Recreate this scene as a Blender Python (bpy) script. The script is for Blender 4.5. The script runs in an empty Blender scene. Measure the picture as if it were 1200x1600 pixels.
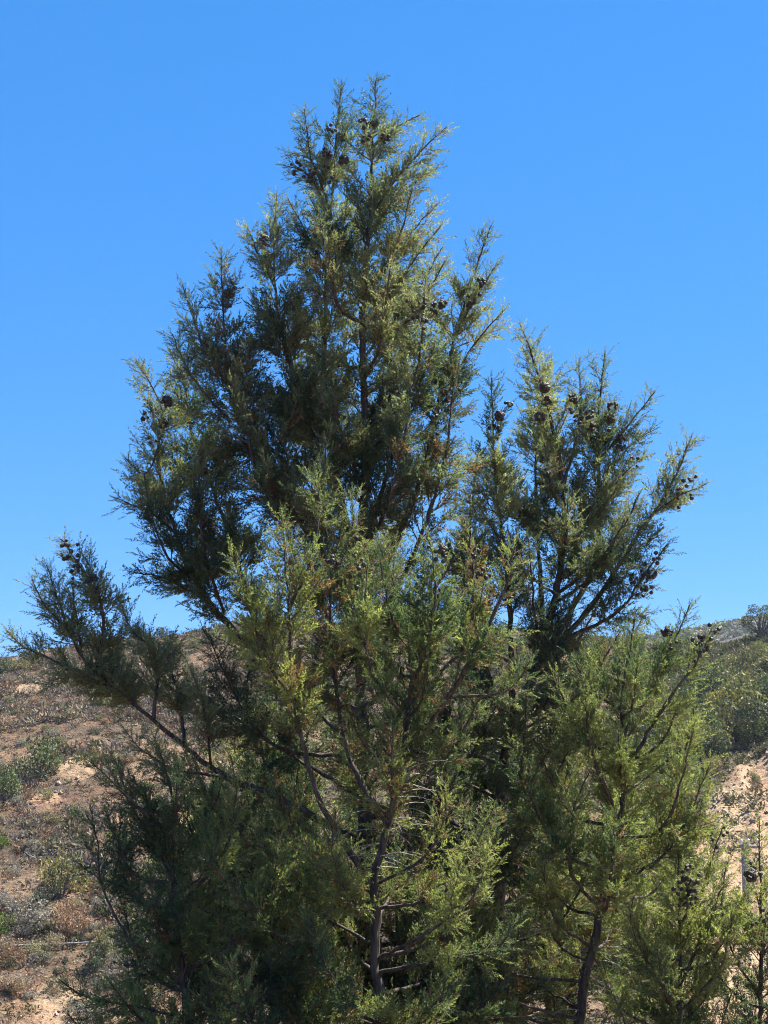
import bpy, math, random
import numpy as np
from mathutils import Vector

SEED = 7
random.seed(SEED)
RNG = np.random.default_rng(SEED)
sc = bpy.context.scene
col = sc.collection

# ------------------------------------------------------------------ camera
PITCH = math.radians(12.0)
VFOV = math.radians(38.0)
EYE = np.array([0.0, 0.0, 1.7])
cam_d = bpy.data.cameras.new('camera')
cam_d.sensor_fit = 'VERTICAL'
cam_d.sensor_height = 24.0
cam_d.lens = 12.0 / math.tan(VFOV / 2)
cam_d.clip_end = 5000
cam = bpy.data.objects.new('camera', cam_d)
cam.location = EYE.tolist()
cam.rotation_euler = (math.radians(90) + PITCH, 0, 0)
col.objects.link(cam)
sc.camera = cam

# ------------------------------------------------------------------ world, sun, exposure
SUN_EL = math.radians(60)
SUN_AZ = math.radians(66)          # to the right of the view direction (+Y)
world = bpy.data.worlds.new('World')
sc.world = world
world.use_nodes = True
nt = world.node_tree
bg = nt.nodes['Background']
sky = nt.nodes.new('ShaderNodeTexSky')
sky.sky_type = 'NISHITA'
sky.sun_disc = False
sky.sun_elevation = SUN_EL
sky.sun_rotation = SUN_AZ
sky.altitude = 600
sky.air_density = 0.6
sky.dust_density = 0.0
sky.ozone_density = 6.0
hs = nt.nodes.new('ShaderNodeHueSaturation')
hs.inputs['Saturation'].default_value = 1.80
hs.inputs['Value'].default_value = 1.29
gm = nt.nodes.new('ShaderNodeGamma')          # the phone's flat, saturated rendering of a clear sky
gm.inputs['Gamma'].default_value = 0.5
wb = nt.nodes.new('ShaderNodeVectorMath')
wb.operation = 'MULTIPLY'
wb.inputs[1].default_value = (0.95, 0.88, 1.0)
nt.links.new(sky.outputs[0], gm.inputs['Color'])
nt.links.new(gm.outputs[0], hs.inputs['Color'])
nt.links.new(hs.outputs[0], wb.inputs[0])
nt.links.new(wb.outputs[0], bg.inputs[0])
bg.inputs[1].default_value = 0.13
sun_d = bpy.data.lights.new('sun', 'SUN')
sun_d.energy = 5.0
sun_d.angle = math.radians(0.53)
sun_d.color = (1.0, 0.94, 0.84)
sun = bpy.data.objects.new('sun', sun_d)
sdir = Vector((math.sin(SUN_AZ) * math.cos(SUN_EL), math.cos(SUN_AZ) * math.cos(SUN_EL), math.sin(SUN_EL)))
sun.rotation_euler = (-sdir).to_track_quat('-Z', 'Y').to_euler()
sun.location = (sdir * 30)[:]
col.objects.link(sun)
sc.view_settings.view_transform = 'Standard'
sc.view_settings.look = 'None'
sc.view_settings.exposure = 1.72
sc.view_settings.gamma = 1.0
sc.view_settings.use_curve_mapping = False
sc.render.engine = 'CYCLES'
sc.cycles.use_denoising = True
sc.cycles.denoiser = 'OPENIMAGEDENOISE'
sc.cycles.denoising_input_passes = 'RGB_ALBEDO_NORMAL'
sc.cycles.denoising_prefilter = 'NONE'
sc.cycles.filter_width = 1.05
sc.cycles.max_bounces = 6
sc.cycles.diffuse_bounces = 3
sc.cycles.volume_bounces = 0
sc.cycles.transmission_bounces = 4
sc.cycles.transparent_max_bounces = 4

# ------------------------------------------------------------------ helpers
FPX = 800.0 / math.tan(VFOV / 2)       # focal length in photograph pixels
CP, SP = math.cos(PITCH), math.sin(PITCH)
HORIZON = 800 + FPX * math.tan(PITCH)


def ray(px, py):
    a, b = (px - 600.0) / FPX, (800.0 - py) / FPX
    return np.array([a, CP - b * SP, SP + b * CP])


def at(px, py, depth):
    """World point seen at photograph pixel (px, py) at forward distance depth."""
    d = ray(px, py)
    return EYE + d * (depth / d[1])


def unit(v):
    return v / (np.linalg.norm(v) + 1e-12)


def nvals(p, seed):
    i = np.floor(p).astype(np.int64)
    f = p - i
    f = f * f * (3 - 2 * f)

    def h(ix, iy):
        n = (ix * 374761393 + iy * 668265263 + seed * 974711) & 0x7fffffff
        n = ((n ^ (n >> 13)) * 1274126177) & 0x7fffffff
        return ((n ^ (n >> 16)) & 0xffff) / 65535.0
    a, b = h(i[..., 0], i[..., 1]), h(i[..., 0] + 1, i[..., 1])
    c, d = h(i[..., 0], i[..., 1] + 1), h(i[..., 0] + 1, i[..., 1] + 1)
    return (a * (1 - f[..., 0]) + b * f[..., 0]) * (1 - f[..., 1]) + (c * (1 - f[..., 0]) + d * f[..., 0]) * f[..., 1]


def fbm(x, y, scale, octaves=4, seed=0, ridged=False):
    p = np.stack([np.asarray(x, float), np.asarray(y, float)], -1) / scale
    s, amp, tot = 0, 1.0, 0
    for o in range(octaves):
        v = nvals(p * (2 ** o) + 17.3 * o, seed + o) * 2 - 1
        if ridged:
            v = 1 - 2 * np.abs(v)
        s = s + amp * v
        tot += amp
        amp *= 0.5
    return s / tot


def smooth(a, b, x):
    t = np.clip((np.asarray(x, float) - a) / (b - a), 0, 1)
    return t * t * (3 - 2 * t)


def mesh_obj(name, verts, faces, mat, parent=None, colors=None, shade=False):
    """faces: list/array of tri or quad index rows (one array), or a list of such arrays"""
    me = bpy.data.meshes.new(name)
    verts = np.asarray(verts, dtype=np.float32)
    if not isinstance(faces, list) or (len(faces) and not hasattr(faces[0], 'shape')):
        faces = [np.asarray(faces, dtype=np.int32)]
    faces = [np.asarray(f, dtype=np.int32) for f in faces if len(f)]
    me.vertices.add(len(verts))
    me.vertices.foreach_set('co', verts.ravel())
    sizes = np.concatenate([np.full(len(f), f.shape[1], np.int32) for f in faces])
    flat = np.concatenate([f.ravel() for f in faces])
    me.loops.add(len(flat))
    me.loops.foreach_set('vertex_index', flat)
    me.polygons.add(len(sizes))
    starts = np.concatenate([[0], np.cumsum(sizes)[:-1]]).astype(np.int32)
    me.polygons.foreach_set('loop_start', starts)
    if shade:
        me.polygons.foreach_set('use_smooth', np.ones(len(sizes), dtype=bool))
    me.update(calc_edges=True)
    if colors is not None:
        c = np.ones((len(verts), 4), dtype=np.float32)
        c[:, :3] = colors
        at_ = me.color_attributes.new('tint', 'FLOAT_COLOR', 'POINT')
        at_.data.foreach_set('color', c.ravel())
    if mat is not None:
        me.materials.append(mat)
    o = bpy.data.objects.new(name, me)
    col.objects.link(o)
    if parent is not None:
        o.parent = parent
    return o


def put_under(o, parent):
    """parent keeping world position (parents here carry only a translation)"""
    o.parent = parent
    o.location = (Vector(o.location) - Vector(parent.location))


def tag(o, label=None, cat=None, group=None, kind=None):
    if label: o['label'] = label
    if cat: o['category'] = cat
    if group: o['group'] = group
    if kind: o['kind'] = kind
    return o


def empty(name, loc):
    o = bpy.data.objects.new(name, None)
    o.location = [float(v) for v in loc]
    o.empty_display_size = 0.2
    col.objects.link(o)
    return o


# ------------------------------------------------------------------ materials
def new_mat(name):
    m = bpy.data.materials.new(name)
    m.use_nodes = True
    t = m.node_tree
    b = t.nodes['Principled BSDF']
    return m, t, b


def leaf_mat(name, rough=0.5, spec=0.35, trans=0.35, tw=(1.15, 1.25, 0.72)):
    m, t, b = new_mat(name)
    a = t.nodes.new('ShaderNodeAttribute')
    a.attribute_name = 'tint'
    n = t.nodes.new('ShaderNodeTexNoise')
    n.inputs['Scale'].default_value = 9.0
    n.inputs['Detail'].default_value = 4.0
    geo = t.nodes.new('ShaderNodeNewGeometry')
    t.links.new(geo.outputs['Position'], n.inputs['Vector'])
    mp = t.nodes.new('ShaderNodeMapRange')
    mp.inputs['From Min'].default_value = 0.3
    mp.inputs['From Max'].default_value = 0.7
    mp.inputs['To Min'].default_value = 0.75
    mp.inputs['To Max'].default_value = 1.25
    t.links.new(n.outputs['Fac'], mp.inputs['Value'])
    mul = t.nodes.new('ShaderNodeVectorMath')
    mul.operation = 'SCALE'
    t.links.new(a.outputs['Color'], mul.inputs[0])
    t.links.new(mp.outputs['Result'], mul.inputs['Scale'])
    t.links.new(mul.outputs[0], b.inputs['Base Color'])
    b.inputs['Roughness'].default_value = rough
    b.inputs['Specular IOR Level'].default_value = spec
    tr = t.nodes.new('ShaderNodeBsdfTranslucent')
    m2 = t.nodes.new('ShaderNodeVectorMath')
    m2.operation = 'MULTIPLY'
    m2.inputs[1].default_value = tw
    t.links.new(mul.outputs[0], m2.inputs[0])
    t.links.new(m2.outputs[0], tr.inputs['Color'])
    mix = t.nodes.new('ShaderNodeMixShader')
    mix.inputs[0].default_value = trans
    t.links.new(b.outputs[0], mix.inputs[1])
    t.links.new(tr.outputs[0], mix.inputs[2])
    t.links.new(mix.outputs[0], t.nodes['Material Output'].inputs['Surface'])
    return m


def bark_mat(name, c0, c1, scale, rough=0.8, bump=0.6):
    m, t, b = new_mat(name)
    tc = t.nodes.new('ShaderNodeNewGeometry')
    mpg = t.nodes.new('ShaderNodeMapping')
    mpg.inputs['Scale'].default_value = (1, 1, 0.25)
    t.links.new(tc.outputs['Position'], mpg.inputs['Vector'])
    n = t.nodes.new('ShaderNodeTexNoise')
    n.inputs['Scale'].default_value = scale
    n.inputs['Detail'].default_value = 6
    t.links.new(mpg.outputs[0], n.inputs['Vector'])
    r = t.nodes.new('ShaderNodeValToRGB')
    r.color_ramp.elements[0].position = 0.35
    r.color_ramp.elements[0].color = (*c0, 1)
    r.color_ramp.elements[1].position = 0.68
    r.color_ramp.elements[1].color = (*c1, 1)
    t.links.new(n.outputs['Fac'], r.inputs[0])
    t.links.new(r.outputs[0], b.inputs['Base Color'])
    b.inputs['Roughness'].default_value = rough
    bp = t.nodes.new('ShaderNodeBump')
    bp.inputs['Strength'].default_value = bump
    bp.inputs['Distance'].default_value = 0.01
    t.links.new(n.outputs['Fac'], bp.inputs['Height'])
    t.links.new(bp.outputs[0], b.inputs['Normal'])
    return m


M_LEAF = leaf_mat('cypress_foliage', 0.55, 0.25, 0.48)
M_SHRUB = leaf_mat('shrub_foliage', 0.6, 0.25, 0.25)
M_SCRUB = leaf_mat('dry_scrub', 0.8, 0.1, 0.2, (1, 1, 0.9))
M_BARK = bark_mat('cypress_bark', (0.026, 0.020, 0.018), (0.110, 0.082, 0.066), 45, 0.85, 0.9)
M_TWIG = bark_mat('twig_bark', (0.10, 0.055, 0.036), (0.22, 0.15, 0.11), 60, 0.7, 0.2)
M_DEAD = bark_mat('dead_twig', (0.16, 0.135, 0.115), (0.36, 0.32, 0.28), 60, 0.6, 0.2)
M_CONE = bark_mat('cone_scales', (0.012, 0.009, 0.007), (0.060, 0.045, 0.036), 160, 0.55, 0.5)
M_OAKBARK = bark_mat('shrub_wood', (0.06, 0.05, 0.04), (0.16, 0.13, 0.11), 8)
M_POLE = bark_mat('weathered_pole', (0.17, 0.155, 0.15), (0.30, 0.275, 0.26), 14, 0.75, 0.3)
M_PIPE = bark_mat('galvanised_pipe', (0.20, 0.195, 0.19), (0.32, 0.31, 0.30), 6, 0.45, 0.1)
M_PORC = bark_mat('insulator_glaze', (0.60, 0.60, 0.60), (0.78, 0.78, 0.78), 10, 0.25, 0.0)


def ground_mat():
    m, t, b = new_mat('dry_hill_soil')
    geo = t.nodes.new('ShaderNodeNewGeometry')
    a = t.nodes.new('ShaderNodeAttribute')
    a.attribute_name = 'tint'

    def noise(scale, detail=6, rough=0.6):
        n = t.nodes.new('ShaderNodeTexNoise')
        n.inputs['Scale'].default_value = scale
        n.inputs['Detail'].default_value = detail
        n.inputs['Roughness'].default_value = rough
        t.links.new(geo.outputs['Position'], n.inputs['Vector'])
        return n

    def ramp(src, stops):
        r = t.nodes.new('ShaderNodeValToRGB')
        e = r.color_ramp.elements
        while len(e) < len(stops): e.new(0.5)
        for k, (p, c) in enumerate(stops):
            e[k].position = p
            e[k].color = (*c, 1)
        t.links.new(src, r.inputs[0])
        return r
    n1, n2, n3 = noise(0.55), noise(2.4), noise(9.0)
    n4 = noise(3.0)
    r1 = ramp(n2.outputs['Fac'], [(0.28, (0.55, 0.52, 0.50)), (0.5, (1, 1, 1)), (0.72, (1.25, 1.18, 1.06))])
    r2 = ramp(n3.outputs['Fac'], [(0.32, (0.55, 0.54, 0.54)), (0.6, (1.15, 1.14, 1.1))])
    mu = t.nodes.new('ShaderNodeMix'); mu.data_type = 'RGBA'; mu.blend_type = 'MULTIPLY'
    mu.inputs[0].default_value = 1.0
    t.links.new(a.outputs['Color'], mu.inputs[6]); t.links.new(r1.outputs[0], mu.inputs[7])
    mv = t.nodes.new('ShaderNodeMix'); mv.data_type = 'RGBA'; mv.blend_type = 'MULTIPLY'
    mv.inputs[0].default_value = 1.0
    t.links.new(mu.outputs[2], mv.inputs[6]); t.links.new(r2.outputs[0], mv.inputs[7])
    t.links.new(mv.outputs[2], b.inputs['Base Color'])
    b.inputs['Roughness'].default_value = 0.95
    b.inputs['Specular IOR Level'].default_value = 0.1
    bp = t.nodes.new('ShaderNodeBump')
    bp.inputs['Strength'].default_value = 0.9
    bp.inputs['Distance'].default_value = 0.35
    t.links.new(n4.outputs['Fac'], bp.inputs['Height'])
    bp2 = t.nodes.new('ShaderNodeBump')
    bp2.inputs['Strength'].default_value = 0.8
    bp2.inputs['Distance'].default_value = 0.1
    t.links.new(n3.outputs['Fac'], bp2.inputs['Height'])
    t.links.new(bp.outputs[0], bp2.inputs['Normal'])
    t.links.new(bp2.outputs[0], b.inputs['Normal'])
    return m


M_SOIL = ground_mat()

# ------------------------------------------------------------------ terrain: one polar sheet, camera knoll > gully > hill > far ridge
CREST_U = np.array([-4000, -900, -300, 0, 120, 250, 330, 450, 600, 750, 900, 1000, 1080, 1140, 1200, 1400, 2200, 5000])
CREST_V = np.array([1060, 1060, 1050, 1030, 1012, 996, 986, 975, 972, 985, 1000, 1008, 1012, 1008, 1000, 970, 960, 1000])
FAR_U = np.array([-4000, 0, 600, 900, 1030, 1080, 1130, 1170, 1230, 1500, 5000])
FAR_V = np.array([1100, 1080, 1050, 1026, 1014, 1004, 995, 988, 984, 995, 1060])
R0, R1, RF = 40.0, 98.0, 520.0
ZV = -6.0


def u_of(theta):
    return 600 + FPX * np.tan(np.clip(theta, -1.2, 1.2))


def zdir(v, r, theta):
    """height at ground distance r along the sight line of pixel row v (small-tilt form)"""
    y = r * np.cos(np.clip(theta, -1.2, 1.2))
    b = (800 - v) / FPX
    return EYE[2] + y * (SP + b * CP) / (CP - b * SP)


def terrain(theta, r):
    theta = np.asarray(theta, float); r = np.asarray(r, float)
    u = u_of(theta)
    x, y = r * np.sin(theta), r * np.cos(theta)
    back = smooth(1.15, 1.6, np.abs(theta))
    zc = zdir(np.interp(u, CREST_U, CREST_V), R1, theta)
    zc = zc * (1 - back) + 8 * back
    zf = zdir(np.interp(u, FAR_U, FAR_V), RF, theta)
    zf = zf * (1 - back) + 40 * back
    z = ZV * smooth(11.5, 30, r)
    s = np.clip((r - R0) / (R1 - R0), 0, 1)
    prof = 0.78 * s + 0.22 * smooth(0, 1, s)
    z = z + (zc - ZV) * prof
    z = z - 14 * smooth(R1 + 3, R1 + 70, r)
    z = z + (zf - (zc - 14)) * smooth(R1 + 80, RF, r)
    z = z - 60 * smooth(RF + 5, RF + 500, r)
    amp = smooth(14, 36, r) * (1 - 0.6 * smooth(R1 - 10, R1, r) * (1 - smooth(R1 + 20, R1 + 90, r)))
    z = z + amp * (1.1 * fbm(x, y, 17, 4, 3) * smooth(0, 0.3, 1 - s) + 0.28 * fbm(x, y, 3.2, 4, 9))
    # rills running down the bare cut slopes
    bare = bare_mask(u, r, x, y)
    ru = u / 46.0 + 0.05 * r
    z = z + bare * amp * (0.30 + 0.70 * smooth(900, 1000, u)) * (0.42 * fbm(ru * 1.0, r * 0.10, 1.0, 3, 21, True) + 0.16 * fbm(x, y, 0.9, 3, 33, True))
    far = smooth(R1 + 60, R1 + 200, r)
    z = z + far * 5.0 * fbm(x, y, 60, 4, 5) * (1 - smooth(RF - 60, RF, r) * 0.6)
    z = np.where(r < 11.5, 0.02 * fbm(x, y, 0.8, 3, 4), z)
    return z


def bare_mask(u, r, x, y):
    # right-hand cut: below a diagonal vegetation edge
    s = (r - R0) / (R1 - R0)
    edge = np.interp(u, [1000, 1080, 1140, 1200, 1300, 2000], [0.22, 0.41, 0.53, 0.58, 0.62, 0.6])
    right = smooth(1000, 1060, u) * (1 - smooth(edge - 0.04, edge + 0.03, s + 0.05 * fbm(x, y, 4, 3, 41)))
    # left-hand slumps: small slides of pale earth
    left = np.zeros_like(np.asarray(u, float) + s)
    for (bu, bs, wu, ws) in ((128, 0.515, 36, 0.028), (80, 0.455, 28, 0.018), (190, 0.40, 26, 0.035), (300, 0.40, 50, 0.04), (50, 0.80, 34, 0.03), (112, 0.14, 40, 0.03)):
        d = ((u - bu) / wu) ** 2 + ((s - bs) / ws) ** 2
        left = np.maximum(left, 1 - smooth(0.5, 1.2, d + 0.6 * fbm(x, y, 3, 3, 77)))
    return np.clip(np.maximum(right, left), 0, 1)


def hit(px, py, rmin=30.0, rmax=110.0):
    """where the sight line of a pixel meets the terrain"""
    d = ray(px, py)
    hl = math.hypot(d[0], d[1])
    th = math.atan2(d[0], d[1])
    r, lo, hi = None, rmin, rmax
    for step in (90, 24):
        q = np.linspace(lo, hi, step)
        k = np.nonzero(terrain(np.full_like(q, th), q) > EYE[2] + q * d[2] / hl)[0]
        if not len(k): break
        r = q[k[0]]
        lo, hi = q[max(0, k[0] - 1)], q[k[0]]
    if r is None: r = R1
    z = float(terrain(th, r))
    return np.array([r * math.sin(th), r * math.cos(th), z]), r


def ground_at(x, y):
    return float(terrain(math.atan2(x, y), math.hypot(x, y)))


th_in = np.radians(np.arange(-17.5, 17.51, 0.19))
th_out = np.radians(np.concatenate([np.arange(-180, -60, 6), np.arange(-60, -17.5, 1.5)]))
ths = np.concatenate([th_out, th_in, -th_out[::-1]])
rs = np.concatenate([[0.4], np.arange(2, 12, 1.0), np.arange(12, 36, 0.8), np.arange(36, 108, 0.42), np.arange(108, 200, 4), np.arange(200, 560, 9), np.array([570, 600, 650, 700, 760])])
TT, RR = np.meshgrid(ths, rs, indexing='ij')
XX, YY = RR * np.sin(TT), RR * np.cos(TT)
ZZ = terrain(TT, RR)
UU = u_of(TT)
BM = bare_mask(UU, RR, XX, YY)
nt_, nr_ = TT.shape
idx = np.arange(nt_ * nr_).reshape(nt_, nr_)
quads = np.stack([idx[:-1, :-1], idx[1:, :-1], idx[1:, 1:], idx[:-1, 1:]], -1).reshape(-1, 4)
soil = np.array([0.215, 0.150, 0.100]); litter = np.array([0.100, 0.076, 0.056]); rust = np.array([0.195, 0.112, 0.070]); straw = np.array([0.40, 0.325, 0.21])
chap = np.array([0.085, 0.084, 0.062])
w1 = smooth(-0.25, 0.35, fbm(XX, YY, 5, 4, 55))[..., None]
w2 = smooth(0.15, 0.5, fbm(XX, YY, 4, 3, 66))[..., None]
w3 = smooth(0.1, 0.45, fbm(XX, YY, 7, 3, 88))[..., None]
base = litter * (1 - w1) + soil * w1
base = base * (1 - 0.5 * w2) + rust * 0.5 * w2
barec = soil * 1.75 * (1 - 0.5 * w2) + (rust * 1.8) * 0.5 * w2
barec = barec * (1 - 0.6 * w3) + straw * 0.6 * w3
barec = barec * (0.80 + 0.20 * smooth(900, 1000, UU))[..., None]      # the left slope's earth is browner
tint = base * (1 - BM[..., None]) + barec * BM[..., None]
green = (smooth(960, 1060, UU) * smooth(0.36, 0.46, (RR - R0) / (R1 - R0)) * (1 - BM))[..., None]
green = np.maximum(green, smooth(R1 + 5, R1 + 60, RR)[..., None])
tint = tint * (1 - 0.8 * green) + chap * 0.8 * green
terr = mesh_obj('hillside_ground', np.stack([XX, YY, ZZ], -1).reshape(-1, 3), quads, M_SOIL, None, tint.reshape(-1, 3), True)
tag(terr, 'dry tan hillside and ground', None, None, 'structure')

# ------------------------------------------------------------------ tubes
class Tubes:
    def __init__(self):
        self.v, self.f, self.n = [], [], 0

    def add(self, pts, radii, sides):
        pts = np.asarray(pts, float)
        n = len(pts)
        tan = np.gradient(pts, axis=0)
        tan /= np.linalg.norm(tan, axis=1, keepdims=True) + 1e-12
        ref = np.array([0.31, 0.94, 0.12])
        a = np.cross(tan, ref)
        a /= np.linalg.norm(a, axis=1, keepdims=True) + 1e-9
        b = np.cross(tan, a)
        ang = np.linspace(0, 2 * math.pi, sides, endpoint=False)
        ring = pts[:, None, :] + np.asarray(radii)[:, None, None] * (np.cos(ang)[None, :, None] * a[:, None, :] + np.sin(ang)[None, :, None] * b[:, None, :])
        self.v.append(ring.reshape(-1, 3))
        k = np.arange(n * sides).reshape(n, sides)
        k2 = np.roll(k, -1, axis=1)
        q = np.stack([k[:-1], k2[:-1], k2[1:], k[1:]], -1).reshape(-1, 4)
        self.f.append(q + self.n)
        self.n += n * sides

    def build(self, name, mat, parent=None, origin=(0, 0, 0), shade=True):
        v = np.concatenate(self.v) - np.asarray(origin)
        return mesh_obj(name, v, np.concatenate(self.f), mat, parent, None, shade)


def spline(pts, step=0.05):
    """Catmull-Rom through the points, resampled evenly"""
    p = np.asarray(pts, float)
    p = np.vstack([2 * p[0] - p[1], p, 2 * p[-1] - p[-2]])
    out = []
    for i in range(1, len(p) - 2):
        n = max(2, int(np.linalg.norm(p[i + 1] - p[i]) / step))
        t = np.linspace(0, 1, n, endpoint=False)[:, None]
        out.append(0.5 * ((2 * p[i]) + (-p[i - 1] + p[i + 1]) * t + (2 * p[i - 1] - 5 * p[i] + 4 * p[i + 1] - p[i + 2]) * t ** 2 + (-p[i - 1] + 3 * p[i] - 3 * p[i + 1] + p[i + 2]) * t ** 3))
    out.append(p[-2][None])
    return np.vstack(out)


# ------------------------------------------------------------------ cypress sprays (plumes of cord-like twigs)
def make_spray(seed, nb=10, slim=1.0, flake=0.155, wide=0.072):
    """unit-length plume along +Z built of short scale-leaf tips: verts, triangles, tip factor per vertex"""
    r = np.random.default_rng(seed)
    V, F, T = [], [], []

    def tip(p0, d, ln, w, t):
        d = unit(d)
        a = unit(np.cross(d, r.normal(size=3))) * w * 0.5
        n = len(V)
        V.extend([p0 - a, p0 + a, p0 + d * ln])
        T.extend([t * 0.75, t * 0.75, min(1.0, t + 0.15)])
        F.append((n, n + 1, n + 2))
    bend = r.normal(size=3) * 0.07
    bend[2] = 0
    ax = lambda t: np.array([bend[0] * t * t, bend[1] * t * t, t])
    Z = np.array([0, 0, 1.0])
    tip(ax(0), Z + bend, 0.75, 0.030, 0.1)
    for t in (0.55, 0.72, 0.86, 0.95):
        tip(ax(t), Z + r.normal(size=3) * 0.25, flake * 1.05, wide * 0.9, t)
    ph = r.uniform(0, 6.28)
    for i in range(nb):
        t = 0.05 + 0.83 * i / (nb - 1) + r.uniform(-0.02, 0.02)
        ph += math.pi * (1 + r.uniform(-0.28, 0.28)) + (0.55 if i % 2 else 0)
        side = np.array([math.cos(ph), math.sin(ph) * 0.75, 0])
        ln = (0.32 * (1 - t) ** 0.8 + 0.10) * r.uniform(0.75, 1.2) * slim
        d = unit(side * r.uniform(0.55, 0.95) + Z)
        p0 = ax(t)
        k = max(1, int(round(ln / 0.085)))
        for j in range(k):
            q = (j + r.uniform(0.3, 0.8)) / k
            sd = unit(np.cross(d, r.normal(size=3))) * (0.75 if j < k - 1 else 0.25)
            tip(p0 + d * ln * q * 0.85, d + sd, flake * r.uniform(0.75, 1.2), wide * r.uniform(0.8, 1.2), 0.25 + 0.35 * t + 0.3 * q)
    return np.array(V), np.array(F, dtype=np.int64), np.array(T)


SPRAYS = [make_spray(100 + k) for k in range(14)] + [make_spray(300 + k, 9, 0.6) for k in range(8)]
print('tris per spray', [len(q[1]) for q in SPRAYS])
NFULL = 14


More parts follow.
